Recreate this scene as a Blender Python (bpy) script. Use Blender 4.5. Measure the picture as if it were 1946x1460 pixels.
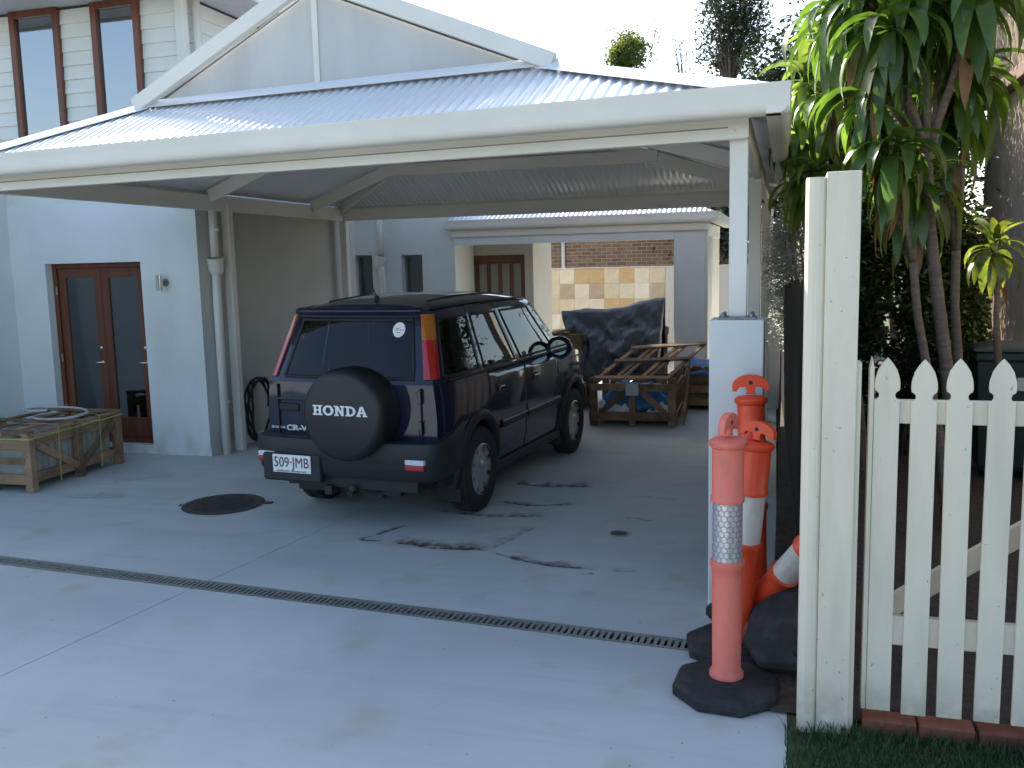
import bpy, bmesh, math, random
from math import radians, sin, cos, pi, sqrt, atan2, exp
from mathutils import Vector, Matrix, noise
rnd = random.Random(7)
for o in list(bpy.data.objects): bpy.data.objects.remove(o)
scene = bpy.context.scene
COL = scene.collection
# ------------------------------------------------------------------ camera
FPX, YAW, PITCH, ROLL, CAMH = 1750.0, radians(16.7), radians(7.5), radians(1.33), 2.1
_f = Vector((-sin(YAW)*cos(PITCH), cos(YAW)*cos(PITCH), -sin(PITCH)))
_r = Vector((cos(YAW), sin(YAW), 0)); _d = _f.cross(_r)
_r2 = cos(ROLL)*_r + sin(ROLL)*_d; _d2 = -sin(ROLL)*_r + cos(ROLL)*_d
cam_data = bpy.data.cameras.new('camera'); cam = bpy.data.objects.new('camera', cam_data); COL.objects.link(cam)
cam_data.sensor_fit = 'HORIZONTAL'; cam_data.sensor_width = 36.0; cam_data.lens = 36.0*FPX/1946.0
cam_data.clip_start = 0.05; cam_data.clip_end = 2000
cam.matrix_world = Matrix(((_r2.x, -_d2.x, -_f.x, 0), (_r2.y, -_d2.y, -_f.y, 0), (_r2.z, -_d2.z, -_f.z, CAMH), (0, 0, 0, 1)))
scene.camera = cam
def ray(px, py): return _r2*((px-973)/FPX) + _d2*((py-730)/FPX) + _f
def on_y(px, py, y):                       # photo pixel -> point at depth y
    d = ray(px, py); return Vector((0, 0, CAMH)) + d*(y/d.y)
# ------------------------------------------------------------------ sky, sun, exposure
SUN = Vector((-.62, .65, .63)).normalized()
SUN_EL = math.asin(SUN.z); SUN_AZ = atan2(SUN.x, SUN.y)
world = bpy.data.worlds.new('World'); scene.world = world; world.use_nodes = True
wn = world.node_tree.nodes; wl = world.node_tree.links
sky = wn.new('ShaderNodeTexSky'); sky.sky_type = 'NISHITA'; sky.sun_disc = False
sky.sun_elevation = SUN_EL; sky.sun_rotation = SUN_AZ % (2*pi); sky.air_density = 1.0; sky.dust_density = 1.5; sky.ozone_density = 1.0
bgn = wn['Background']; bgn.inputs[1].default_value = 0.12; wl.new(sky.outputs[0], bgn.inputs[0])
sd = bpy.data.lights.new('sun', 'SUN'); sd.energy = 4.5; sd.angle = radians(.53); sd.color = (1, .93, .82)
so = bpy.data.objects.new('sun', sd); COL.objects.link(so); so.rotation_euler = SUN.to_track_quat('Z', 'Y').to_euler(); so.location = (-20, 20, 20)
scene.view_settings.view_transform = 'Standard'; scene.view_settings.look = 'None'; scene.view_settings.gamma = 1
scene.view_settings.exposure = 1.75
scene.view_settings.use_curve_mapping = False
scene.render.engine = 'CYCLES'
# ------------------------------------------------------------------ helpers
def tag(o, label=None, cat=None, group=None, kind=None):
    if label: o['label'] = label
    if cat: o['category'] = cat
    if group: o['group'] = group
    if kind: o['kind'] = kind
    return o
def empty(name, loc=(0, 0, 0), rz=0, **k):
    o = bpy.data.objects.new(name, None); COL.objects.link(o); o.location = loc; o.rotation_euler = (0, 0, rz); o.empty_display_size = .2
    return tag(o, **k)
class MB:
    def __init__(s, T=None): s.v = []; s.f = []; s.T = T
    def add(s, vs, fs):
        b = len(s.v); s.v += [tuple(p) for p in vs]; s.f += [tuple(b+i for i in f) for f in fs]
    def box(s, x0, x1, y0, y1, z0, z1, M=None):
        vs = [Vector((x, y, z)) for z in (z0, z1) for y in (y0, y1) for x in (x0, x1)]
        if M is not None: vs = [M @ p for p in vs]
        s.add(vs, [(0, 2, 3, 1), (4, 5, 7, 6), (0, 1, 5, 4), (2, 6, 7, 3), (0, 4, 6, 2), (1, 3, 7, 5)]); return s
    def beam(s, p, q, w, h, up=(0, 0, 1)):  # box along p->q, w sideways, h along up
        p, q = Vector(p), Vector(q); d = (q-p); L = d.length; d.normalize(); u = Vector(up)
        sd_ = d.cross(u)
        if sd_.length < 1e-4: sd_ = Vector((1, 0, 0))
        sd_.normalize(); u = sd_.cross(d)
        M = Matrix(((sd_.x, d.x, u.x, p.x), (sd_.y, d.y, u.y, p.y), (sd_.z, d.z, u.z, p.z), (0, 0, 0, 1)))
        return s.box(-w/2, w/2, 0, L, -h/2, h/2, M)
    def tube(s, pts, r, n=8, cap=True):
        pts = [Vector(p) for p in pts]; rs = r if isinstance(r, (list, tuple)) else [r]*len(pts)
        rings = []; ref = None
        for i, p in enumerate(pts):
            a = pts[max(i-1, 0)]; b = pts[min(i+1, len(pts)-1)]; d = (b-a)
            d = d.normalized() if d.length > 1e-9 else Vector((0, 0, 1))
            if ref is None:
                ref = d.orthogonal().normalized()
            else:
                ref = (ref - d*ref.dot(d)); ref = ref.normalized() if ref.length > 1e-6 else d.orthogonal().normalized()
            e = d.cross(ref)
            rings.append([p + (ref*cos(2*pi*k/n) + e*sin(2*pi*k/n))*rs[i] for k in range(n)])
        vs = [q for R_ in rings for q in R_]; fs = []
        for i in range(len(pts)-1):
            for k in range(n):
                fs.append((i*n+k, i*n+(k+1) % n, (i+1)*n+(k+1) % n, (i+1)*n+k))
        if cap: fs.append(tuple(range(n-1, -1, -1))); fs.append(tuple((len(pts)-1)*n+k for k in range(n)))
        s.add(vs, fs); return s
    def lathe(s, prof, n=24, M=None, close=False, cap=True):   # prof: (r, z) around z
        vs = []; fs = []; m = len(prof)
        for r, z in prof:
            for k in range(n):
                p = Vector((r*cos(2*pi*k/n), r*sin(2*pi*k/n), z)); vs.append(M @ p if M is not None else p)
        for i in range(m-1 + (1 if close else 0)):
            for k in range(n): fs.append((i*n+k, i*n+(k+1) % n, ((i+1) % m)*n+(k+1) % n, ((i+1) % m)*n+k))
        if not close and cap:
            if prof[0][0] > 1e-5: fs.append(tuple(range(n-1, -1, -1)))
            if prof[-1][0] > 1e-5: fs.append(tuple((m-1)*n+k for k in range(n)))
        s.add(vs, fs); return s
    def prism(s, poly, h, M=None):           # poly in local xy, extruded along z 0..h
        n = len(poly); vs = [Vector((x, y, 0)) for x, y in poly] + [Vector((x, y, h)) for x, y in poly]
        if M is not None: vs = [M @ p for p in vs]
        s.add(vs, [tuple(range(n-1, -1, -1)), tuple(range(n, 2*n))] + [(i, (i+1) % n, n+(i+1) % n, n+i) for i in range(n)]); return s
    def grid(s, rows, closed=False):
        n = len(rows[0]); vs = [p for r in rows for p in r]; fs = []
        for i in range(len(rows)-1):
            for k in range(n if closed else n-1):
                fs.append((i*n+k, i*n+(k+1) % n, (i+1)*n+(k+1) % n, (i+1)*n+k))
        s.add(vs, fs); return s
    def mesh(s, name, mat, smooth=False):
        vs = [s.T(Vector(p)) for p in s.v] if s.T else s.v
        me = bpy.data.meshes.new(name); me.from_pydata([tuple(p) for p in vs], [], s.f); me.update()
        if mat is not None:
            if isinstance(mat, list):
                for m in mat: me.materials.append(m)
            else: me.materials.append(mat)
        if smooth: me.polygons.foreach_set('use_smooth', [True]*len(me.polygons))
        return me
    def build(s, name, mat, parent=None, smooth=False, bevel=0, solid=0, weld=False, loc=None, fix=True, angle=None):
        me = s.mesh(name, mat, smooth or angle is not None)
        if fix or weld:
            bm = bmesh.new(); bm.from_mesh(me)
            if weld: bmesh.ops.remove_doubles(bm, verts=bm.verts, dist=1e-4)
            if fix: bmesh.ops.recalc_face_normals(bm, faces=bm.faces)
            if angle is not None:
                for e in bm.edges:
                    if len(e.link_faces) == 2 and e.calc_face_angle(0) > radians(angle): e.smooth = False
            bm.to_mesh(me); bm.free()
        o = bpy.data.objects.new(name, me); COL.objects.link(o)
        if loc is not None: o.location = loc
        if parent is not None: o.parent = parent
        if solid:
            m = o.modifiers.new('solid', 'SOLIDIFY'); m.thickness = solid; m.offset = 0
        if bevel:
            m = o.modifiers.new('bevel', 'BEVEL'); m.width = bevel; m.segments = 2; m.limit_method = 'ANGLE'; m.angle_limit = radians(40)
        return o
def inst(o, parent=None, loc=None, rot=None, scale=None):
    c = o.copy(); COL.objects.link(c)
    if parent is not None: c.parent = parent
    if loc is not None: c.location = loc
    if rot is not None: c.rotation_euler = rot
    if scale is not None: c.scale = scale
    return c
def copy_tree(o, parent=None):
    c = o.copy(); COL.objects.link(c); c.parent = parent
    for ch in list(o.children): copy_tree(ch, c)
    return c
# ------------------------------------------------------------------ materials
def nodemat(name):
    m = bpy.data.materials.new(name); m.use_nodes = True
    return m, m.node_tree.nodes, m.node_tree.links, m.node_tree.nodes['Principled BSDF']
def N(nodes, kind, **kw):
    n = nodes.new(kind)
    for k, v in kw.items():
        if k.startswith('i_'): n.inputs[int(k[2:]) if k[2:].isdigit() else k[2:].replace('_', ' ')].default_value = v
        else: setattr(n, k, v)
    return n
def mat(name, c1, c2=None, scale=8, rough=.6, bump=0, bscale=60, spec=.5, metal=0, detail=6, coat=0, lo=.35, hi=.65, objvar=0, stretch=None, coords='Object'):
    m, nd, ln, p = nodemat(name)
    p.inputs['Roughness'].default_value = rough; p.inputs['Metallic'].default_value = metal
    p.inputs['Specular IOR Level'].default_value = spec; p.inputs['Coat Weight'].default_value = coat; p.inputs['Coat Roughness'].default_value = .04
    tc = nd.new('ShaderNodeTexCoord'); src = tc.outputs[coords]
    if stretch:
        mp = nd.new('ShaderNodeMapping'); mp.inputs['Scale'].default_value = stretch; ln.new(src, mp.inputs[0]); src = mp.outputs[0]
    col = None
    if c2 is None: c2 = tuple(x*.9 for x in c1)
    t = N(nd, 'ShaderNodeTexNoise'); t.inputs['Scale'].default_value = scale; t.inputs['Detail'].default_value = detail; t.inputs['Roughness'].default_value = .62
    ln.new(src, t.inputs['Vector'])
    r = nd.new('ShaderNodeValToRGB'); r.color_ramp.elements[0].position = lo; r.color_ramp.elements[1].position = hi
    r.color_ramp.elements[0].color = (*c1, 1); r.color_ramp.elements[1].color = (*c2, 1)
    ln.new(t.outputs[0], r.inputs[0]); col = r.outputs[0]
    if objvar:
        oi = nd.new('ShaderNodeObjectInfo'); mr = nd.new('ShaderNodeMapRange'); mr.inputs[3].default_value = 1-objvar; mr.inputs[4].default_value = 1+objvar
        ln.new(oi.outputs['Random'], mr.inputs[0]); hs = nd.new('ShaderNodeHueSaturation'); ln.new(col, hs.inputs['Color']); ln.new(mr.outputs[0], hs.inputs['Value']); col = hs.outputs[0]
    ln.new(col, p.inputs['Base Color'])
    if bump:
        t2 = N(nd, 'ShaderNodeTexNoise'); t2.inputs['Scale'].default_value = bscale; t2.inputs['Detail'].default_value = 5; ln.new(src, t2.inputs['Vector'])
        b = nd.new('ShaderNodeBump'); b.inputs['Strength'].default_value = bump; b.inputs['Distance'].default_value = .01
        ln.new(t2.outputs[0], b.inputs['Height']); ln.new(b.outputs[0], p.inputs['Normal'])
    return m
def leafmat(name, c1, c2, rough=.35, trans=.35, scale=3, spec=.5):
    m = mat(name, c1, c2, scale=scale, rough=rough, spec=spec, objvar=.35)
    nd, ln = m.node_tree.nodes, m.node_tree.links; p = nd['Principled BSDF']; out = nd['Material Output']
    tr = nd.new('ShaderNodeBsdfTranslucent'); mx = nd.new('ShaderNodeMixShader'); mx.inputs[0].default_value = trans
    hs = nd.new('ShaderNodeHueSaturation'); hs.inputs['Value'].default_value = 1.9; hs.inputs['Saturation'].default_value = 1.1; hs.inputs['Hue'].default_value = .49
    ln.new(p.inputs['Base Color'].links[0].from_socket, hs.inputs['Color']); ln.new(hs.outputs[0], tr.inputs[0])
    ln.new(p.outputs[0], mx.inputs[1]); ln.new(tr.outputs[0], mx.inputs[2]); ln.new(mx.outputs[0], out.inputs[0])
    return m
def glass(name, tint=(.5, .55, .55), ior=1.5, extra=.0):
    m, nd, ln, p = nodemat(name); out = nd['Material Output']; nd.remove(p)
    tr = nd.new('ShaderNodeBsdfTransparent'); tr.inputs[0].default_value = (*tint, 1)
    gl = nd.new('ShaderNodeBsdfGlossy'); gl.inputs['Roughness'].default_value = .015; gl.inputs[0].default_value = (.95, .97, 1, 1)
    fr = nd.new('ShaderNodeFresnel'); fr.inputs[0].default_value = ior
    ad = nd.new('ShaderNodeMath'); ad.operation = 'ADD'; ad.inputs[1].default_value = extra; ad.use_clamp = True; ln.new(fr.outputs[0], ad.inputs[0])
    mx = nd.new('ShaderNodeMixShader'); ln.new(ad.outputs[0], mx.inputs[0]); ln.new(tr.outputs[0], mx.inputs[1]); ln.new(gl.outputs[0], mx.inputs[2]); ln.new(mx.outputs[0], out.inputs[0])
    return m
M = {}
M['steel_white'] = mat('white_powdercoat', (.73, .70, .635), (.66, .63, .565), scale=1.3, rough=.45, bump=.02, bscale=30)
M['roof'] = mat('white_corrugated_steel', (.74, .75, .76), (.66, .67, .69), scale=1.1, rough=.24, spec=.8, coat=.6)
M['panel'] = mat('cement_sheet', (.54, .53, .51), (.46, .45, .44), scale=1.6, rough=.85, bump=.05, bscale=25, stretch=(1, 1, .35))
M['render'] = mat('painted_render', (.70, .725, .70), (.63, .655, .63), scale=.9, rough=.9, bump=.18, bscale=120)
M['render_beige_shaded'] = mat('beige_and_shaded_render', (.50, .48, .43), (.44, .42, .37), scale=.9, rough=.9, bump=.18, bscale=120)  # beige render; darker tone also stands in for shade on side walls
M['board'] = mat('painted_weatherboard', (.68, .67, .61), (.62, .61, .55), scale=2, rough=.55, bump=.03, bscale=40)
M['cedar'] = mat('stained_cedar', (.17, .050, .022), (.095, .028, .013), scale=14, rough=.38, bump=.08, bscale=60, stretch=(1, 1, .08))
M['concrete'] = None
M['crate'] = mat('rough_timber', (.34, .21, .12), (.15, .09, .052), scale=5, rough=.85, bump=.4, bscale=40, objvar=.4, stretch=(1, .25, 1))
M['crate_pale'] = mat('pale_rough_timber', (.34, .215, .12), (.17, .105, .06), scale=5, rough=.85, bump=.3, bscale=40, objvar=.25, stretch=(.25, 1, 1))
M['stone'] = mat('pale_stone', (.40, .38, .35), (.30, .28, .25), scale=7, rough=.8, bump=.1, objvar=.15)
M['strap'] = mat('yellow_strap', (.50, .43, .09), (.42, .36, .07), rough=.4)
M['paint'] = mat('navy_car_paint', (.0045, .007, .028), (.004, .006, .022), scale=2, rough=.5, spec=.15, coat=1)
M['clad'] = mat('dark_grey_plastic', (.014, .017, .020), (.011, .0135, .016), scale=20, rough=.55, bump=.1, bscale=400)
M['black'] = mat('black_rubber', (.012, .012, .013), (.009, .009, .01), scale=10, rough=.6)
M['vinyl'] = mat('black_vinyl', (.0115, .0125, .013), (.009, .0095, .010), scale=5, rough=.45, bump=.12, bscale=150)
M['tyre'] = mat('tyre_rubber', (.018, .018, .018), (.013, .013, .013), scale=30, rough=.8, bump=.2, bscale=90)
M['alloy'] = mat('wheel_alloy', (.55, .55, .55), (.45, .45, .45), scale=12, rough=.35, metal=.75)
M['chrome'] = mat('chrome', (.75, .75, .75), (.7, .7, .7), rough=.12, metal=1)
M['white_print'] = mat('white_print', (.78, .78, .76), (.7, .7, .68), rough=.5)
M['maroon'] = mat('maroon_print', (.09, .03, .035), (.08, .025, .03), rough=.5)
M['blue_print'] = mat('blue_print', (.03, .04, .12), rough=.5)
M['red_lens'] = mat('red_lens', (.42, .012, .012), (.33, .008, .01), scale=60, rough=.12, coat=1)
M['amber_lens'] = mat('amber_lens', (.42, .12, .01), (.33, .085, .008), scale=60, rough=.12, coat=1)
M['clear_lens'] = mat('clear_lens', (.68, .68, .68), (.55, .55, .55), scale=60, rough=.12, coat=1)
M['seat'] = mat('seat_cloth', (.03, .03, .033), (.02, .02, .023), scale=30, rough=.9)
M['car_glass'] = glass('tinted_car_glass', (.34, .40, .37), 1.45, .0)
M['door_glass'] = glass('door_glass', (.42, .44, .44), 1.5, .09)
M['window_glass'] = glass('reflective_window_glass', (.10, .11, .13), 1.5, .30)
M['mirror'] = mat('mirror', (.5, .53, .5), (.5, .53, .5), rough=.03, metal=1)
M['orange'] = mat('orange_plastic', (.80, .085, .025), (.70, .065, .02), scale=5, rough=.38, bump=.02)
M['orange_faded'] = mat('sun_faded_orange_plastic', (.78, .19, .13), (.68, .15, .105), scale=6, rough=.5, stretch=(1, 1, .3))
M['rubber_base'] = mat('recycled_rubber', (.016, .016, .017), (.010, .010, .011), scale=18, rough=.75, bump=.35, bscale=70)
M['picket'] = mat('weathered_white_paint', (.80, .70, .545), (.70, .60, .46), scale=3.5, rough=.65, bump=.12, bscale=30, stretch=(1, 1, .12))
M['brick_red'] = mat('red_brick', (.26, .085, .045), (.17, .055, .03), scale=14, rough=.9, bump=.3, objvar=.2)
M['dark_timber'] = mat('dark_paling', (.035, .026, .019), (.018, .014, .011), scale=8, rough=.9, bump=.3, objvar=.35, stretch=(1, 1, .08))
M['galv'] = mat('galvanised_steel', (.30, .31, .285), (.20, .21, .19), scale=20, rough=.5, metal=.5)
M['channel'] = mat('dark_channel', (.02, .02, .02), (.012, .012, .012), rough=.9)
M['iron'] = mat('cast_iron', (.075, .066, .058), (.045, .04, .035), scale=14, rough=.7, metal=.3, bump=.3, bscale=40)
M['tarp_black'] = mat('black_plastic_sheet', (.095, .105, .122), (.065, .073, .088), scale=2.5, rough=.40, bump=.6, bscale=6, spec=.5)
M['tarp_blue'] = mat('blue_plastic_sheet', (.03, .17, .40), (.02, .10, .27), scale=3, rough=.35, bump=.4, bscale=10)
M['bark'] = mat('dracaena_bark', (.20, .145, .105), (.11, .078, .055), scale=14, rough=.9, bump=.5, bscale=30, stretch=(1, 1, 3))
M['bark_grey'] = mat('grey_bark', (.17, .13, .11), (.09, .07, .06), scale=8, rough=.9, bump=.4)
M['leaf'] = leafmat('dracaena_leaf', (.085, .15, .028), (.045, .09, .016), rough=.28, trans=.42, scale=4)
M['leaf_sunlit'] = leafmat('sunlit_dracaena_leaf', (.16, .225, .05), (.08, .14, .028), rough=.3, trans=.45, scale=4)  # lighter copy of the dracaena leaf, sunlight put into the colour
M['leaf_yellow'] = leafmat('variegated_leaf', (.16, .17, .03), (.05, .10, .02), rough=.35, trans=.4, scale=8)
M['leaf_dead'] = leafmat('dry_leaf', (.20, .11, .045), (.12, .065, .03), rough=.7, trans=.2)
M['leaf_hedge'] = leafmat('glossy_hedge_leaf', (.05, .095, .018), (.022, .05, .010), rough=.2, trans=.28, scale=6)
M['leaf_gum'] = leafmat('gum_leaf', (.055, .075, .028), (.03, .045, .018), rough=.5, trans=.25, scale=.6)
M['leaf_bright'] = leafmat('bright_tree_leaf', (.11, .14, .03), (.05, .08, .018), rough=.5, trans=.35, scale=.8)
M['leaf_dark'] = leafmat('dark_tree_leaf', (.028, .05, .016), (.014, .026, .009), rough=.5, trans=.15, scale=.8)
M['leaf_silver'] = leafmat('silver_shrub_leaf', (.50, .52, .46), (.30, .33, .27), rough=.3, trans=.45, scale=6)
M['soil'] = mat('mulch_soil', (.085, .058, .042), (.04, .028, .02), scale=22, rough=.95, bump=.8, bscale=60)
M['asphalt'] = mat('asphalt', (.055, .055, .056), (.042, .042, .043), scale=30, rough=.9, bump=.3)
M['grassy'] = mat('grass_ground', (.055, .075, .026), (.03, .048, .017), scale=5, rough=.95, bump=.5, bscale=50)
M['bin'] = mat('dark_green_plastic', (.022, .040, .034), (.016, .03, .026), scale=4, rough=.45)
M['cladding'] = mat('ribbed_cladding', (.33, .26, .185), (.27, .21, .15), scale=3, rough=.8)
M['brown_trim'] = mat('brown_trim', (.12, .06, .035), (.08, .04, .025), scale=6, rough=.7)
M['conduit'] = mat('grey_conduit', (.45, .46, .47), (.38, .39, .40), rough=.5)
M['paper'] = mat('paper_label', (.62, .62, .60), (.5, .5, .48), scale=30, rough=.7)
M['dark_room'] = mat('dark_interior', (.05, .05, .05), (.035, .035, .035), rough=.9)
M['curtain'] = mat('pale_blind', (.30, .29, .26), (.24, .23, .21), rough=.9, stretch=(20, 1, .1))
M['paving'] = mat('pale_paving', (.58, .54, .47), (.50, .46, .40), scale=4, rough=.85)
for i, (a, b) in enumerate([((.66, .58, .43), (.56, .47, .33)), ((.60, .44, .24), (.50, .34, .17)), ((.72, .65, .52), (.63, .55, .42)), ((.50, .40, .29), (.40, .31, .22)), ((.78, .74, .66), (.70, .64, .55))]):
    M['tile%d' % i] = mat('sandstone_tile_%d' % i, a, b, scale=5, rough=.6, objvar=.06, bump=.08)
def concrete_mat():
    m = mat('driveway_concrete', (.485, .51, .485), (.40, .42, .40), scale=.55, rough=.75, bump=.08, bscale=90, lo=.3, hi=.7, coords='Generated')
    nd, ln = m.node_tree.nodes, m.node_tree.links; p = nd['Principled BSDF']
    src = p.inputs['Base Color'].links[0].from_socket
    geo = nd.new('ShaderNodeNewGeometry')
    for n in nd:
        if n.bl_idname == 'ShaderNodeTexNoise': ln.new(geo.outputs['Position'], n.inputs['Vector'])
    def layer(src, col, sc, lo, hi, amt, stretch=(1, 1, 1), det=5):
        mp = nd.new('ShaderNodeMapping'); mp.inputs['Scale'].default_value = stretch; ln.new(geo.outputs['Position'], mp.inputs[0])
        t = nd.new('ShaderNodeTexNoise'); t.inputs['Scale'].default_value = sc; t.inputs['Detail'].default_value = det; ln.new(mp.outputs[0], t.inputs['Vector'])
        r = nd.new('ShaderNodeMapRange'); r.inputs[1].default_value = lo; r.inputs[2].default_value = hi; r.inputs[3].default_value = 0; r.inputs[4].default_value = amt; ln.new(t.outputs[0], r.inputs[0])
        mx = nd.new('ShaderNodeMix'); mx.data_type = 'RGBA'; ln.new(r.outputs[0], mx.inputs[0]); ln.new(src, mx.inputs[6]); mx.inputs[7].default_value = (*col, 1)
        return mx.outputs[2]
    c = layer(src, (.36, .30, .22), 2.3, .58, .72, .5)
    c = layer(c, (.36, .38, .37), .9, .50, .66, .55, (.5, 1.6, 1))
    c = layer(c, (.40, .41, .40), 3.5, .55, .62, .4, (.12, 2.2, 1), 8)        # rust-brown blotches
    c = layer(c, (.60, .60, .585), .8, .52, .75, .6, (1, .5, 1))  # pale trowel areas
    c = layer(c, (.27, .27, .27), 5.5, .66, .74, .35, (.35, 1, 1))
    c = layer(c, (.10, .08, .06), 26, .735, .76, .7, det=2)    # specks of dirt
    ln.new(c, p.inputs['Base Color'])
    return m
M['concrete'] = concrete_mat()
def grime(m, col, sc, lo, hi, amt, stretch=(1, 1, 1), low=None):
    nd, ln = m.node_tree.nodes, m.node_tree.links; p = nd['Principled BSDF']; src = p.inputs['Base Color'].links[0].from_socket
    geo = nd.new('ShaderNodeNewGeometry'); mp = nd.new('ShaderNodeMapping'); mp.inputs['Scale'].default_value = stretch; ln.new(geo.outputs['Position'], mp.inputs[0])
    t = nd.new('ShaderNodeTexNoise'); t.inputs['Scale'].default_value = sc; t.inputs['Detail'].default_value = 6; ln.new(mp.outputs[0], t.inputs['Vector'])
    r = nd.new('ShaderNodeMapRange'); r.inputs[1].default_value = lo; r.inputs[2].default_value = hi; r.inputs[3].default_value = 0; r.inputs[4].default_value = amt; ln.new(t.outputs[0], r.inputs[0]); fac = r.outputs[0]
    if low:                                # mud splash fading out above the ground
        sp = nd.new('ShaderNodeSeparateXYZ'); ln.new(geo.outputs['Position'], sp.inputs[0]); z = nd.new('ShaderNodeMapRange'); z.inputs[1].default_value = 0; z.inputs[2].default_value = low; z.inputs[3].default_value = 1; z.inputs[4].default_value = 0; ln.new(sp.outputs[2], z.inputs[0])
        mu = nd.new('ShaderNodeMath'); mu.operation = 'MULTIPLY'; ln.new(fac, mu.inputs[0]); ln.new(z.outputs[0], mu.inputs[1]); fac = mu.outputs[0]
    mx = nd.new('ShaderNodeMix'); mx.data_type = 'RGBA'; ln.new(fac, mx.inputs[0]); ln.new(src, mx.inputs[6]); mx.inputs[7].default_value = (*col, 1); ln.new(mx.outputs[2], p.inputs['Base Color'])
grime(M['picket'], (.20, .17, .13), 38, .70, .74, .7); grime(M['picket'], (.30, .25, .18), 9, .40, .65, .8, low=.30); grime(M['picket'], (.52, .46, .36), 5, .50, .75, .6, (1, 1, .2))
grime(M['render'], (.38, .33, .25), 6, .42, .68, .7, (1, 1, .5), low=.45); grime(M['render_beige_shaded'], (.30, .24, .17), 6, .40, .66, .8, (1, 1, .5), low=.45); grime(M['render'], (.52, .53, .50), 1.2, .52, .75, .6, (1, 1, .3))
grime(M['panel'], (.34, .32, .30), 3, .52, .72, .45, (1, 1, .15))
grime(M['orange_faded'], (.25, .12, .09), 12, .60, .75, .5, (1, 1, .2)); grime(M['rubber_base'], (.09, .085, .08), 9, .50, .75, .45)
grime(M['crate'], (.05, .035, .025), 7, .55, .75, .6); grime(M['stone'], (.24, .19, .14), 5, .5, .7, .5)
# ================================================================== GROUND, DRIVEWAY
g = MB(); g.box(-400, 400, -400, 400, -1, -.06); tag(g.build('ground', M['grassy']), kind='structure')
g = MB(); g.box(-120, 120, -15, -7.5, -.06, -.02); tag(g.build('road', M['asphalt']), kind='structure')
g = MB(); g.box(-120, 120, -7.5, -7.3, -.06, .1); tag(g.build('kerb', M['render']), kind='structure')
g = MB(); g.box(-120, 120, -15.25, -15.0, -.06, .1); tag(g.build('kerb', M['render']), kind='structure')
driveway = empty('driveway', (0, 0, 0), kind='structure')
g = MB(); g.box(-13.9, .0, -6.8, 20.4, -.25, -.13); g.build('sub_base', M['channel'], driveway)
def dy(x): return 5.25 - .0711*(x+5.67)
def jx(y): return -3.95 + .13*(y-3.64)
DW = .075
def slab(poly):
    m = MB(); m.prism(poly, .13, Matrix.Translation((0, 0, -.13))); return m.build('slab', M['concrete'], driveway, bevel=.006)
slab([(-14, -7), (jx(-7)-.002, -7), (jx(dy(-3.75)-DW)-.002, dy(-3.75)-DW), (-14, dy(-14)-DW)])
slab([(jx(-7)+.002, -7), (.03, -7), (.03, 4.3), (-.02, dy(-.4)-DW), (-.40, dy(-.4)-DW), (jx(dy(-3.75)-DW)+.002, dy(-3.75)-DW)])
slab([(-14, dy(-14)+DW), (jx(dy(-3.75)+DW)-.002, dy(-3.75)+DW), (jx(8.4)-.002, 8.4), (jx(8.4)-.002, 20.5), (-14, 20.5)])
slab([(jx(dy(-3.75)+DW)+.002, dy(-3.75)+DW), (-.02, dy(-.02)+DW), (-.12, 13), (-.12, 20.5), (jx(8.4)+.002, 20.5), (jx(8.4)+.002, 8.4)])
# courtyard paving behind the portico
g = MB(); g.box(-6.6, 1.0, 16.8, 18.98, 0, .004); tag(g.build('courtyard_paving', M['paving']), kind='structure')
# stains: residue lines where wet crates stood
def stain_mat():
    m, nd, ln, p = nodemat('brown_residue'); out = nd['Material Output']; p.inputs['Base Color'].default_value = (.075, .045, .028, 1); p.inputs['Roughness'].default_value = .85
    geo = nd.new('ShaderNodeNewGeometry'); t = nd.new('ShaderNodeTexNoise'); t.inputs['Scale'].default_value = 16; t.inputs['Detail'].default_value = 8; ln.new(geo.outputs['Position'], t.inputs['Vector'])
    at = nd.new('ShaderNodeAttribute'); at.attribute_name = 'edge'
    mu = nd.new('ShaderNodeMath'); mu.operation = 'MULTIPLY'; ln.new(at.outputs['Fac'], mu.inputs[0])
    r = nd.new('ShaderNodeMapRange'); r.inputs[1].default_value = .30; r.inputs[2].default_value = .58; ln.new(t.outputs[0], r.inputs[0]); ln.new(r.outputs[0], mu.inputs[1])
    tr = nd.new('ShaderNodeBsdfTransparent'); mx = nd.new('ShaderNodeMixShader'); ln.new(mu.outputs[0], mx.inputs[0]); ln.new(tr.outputs[0], mx.inputs[1]); ln.new(p.outputs[0], mx.inputs[2]); ln.new(mx.outputs[0], out.inputs[0])
    return m
M['stain'] = stain_mat()
def stain(pts, w, amt=1.0, soft=1):
    pts = [Vector(p) for p in pts]; rows = []; w_att = []
    seg = 40
    for i in range(seg+1):
        t = i/seg*(len(pts)-1); k = min(int(t), len(pts)-2); p = pts[k].lerp(pts[k+1], t-k); d = (pts[k+1]-pts[k]).normalized(); nrm = Vector((-d.y, d.x))
        ww = 1.7*w*(.6+.8*noise.noise(Vector((p.x*5, p.y*5, 3))))
        off = .012*noise.noise(Vector((p.x*9, p.y*9, 8)))
        e = min(1, min(i, seg-i)/4)
        for s_, a in ((1.3*soft+.6, 0), (.5, .75), (.0, 1), (-.25, .9), (-.6, 0)):
            q = p + nrm*(off + abs(ww)*s_); rows.append((q.x, q.y, .004)); w_att.append(a*e*amt)
    m = MB(); n = 5
    m.add(rows, [(i*n+k, i*n+k+1, (i+1)*n+k+1, (i+1)*n+k) for i in range(seg) for k in range(n-1)])
    me = m.mesh('stain', M['stain']); at = me.attributes.new('edge', 'FLOAT', 'POINT'); at.data.foreach_set('value', w_att)
    o = bpy.data.objects.new('stain', me); COL.objects.link(o); o.parent = driveway
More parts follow.
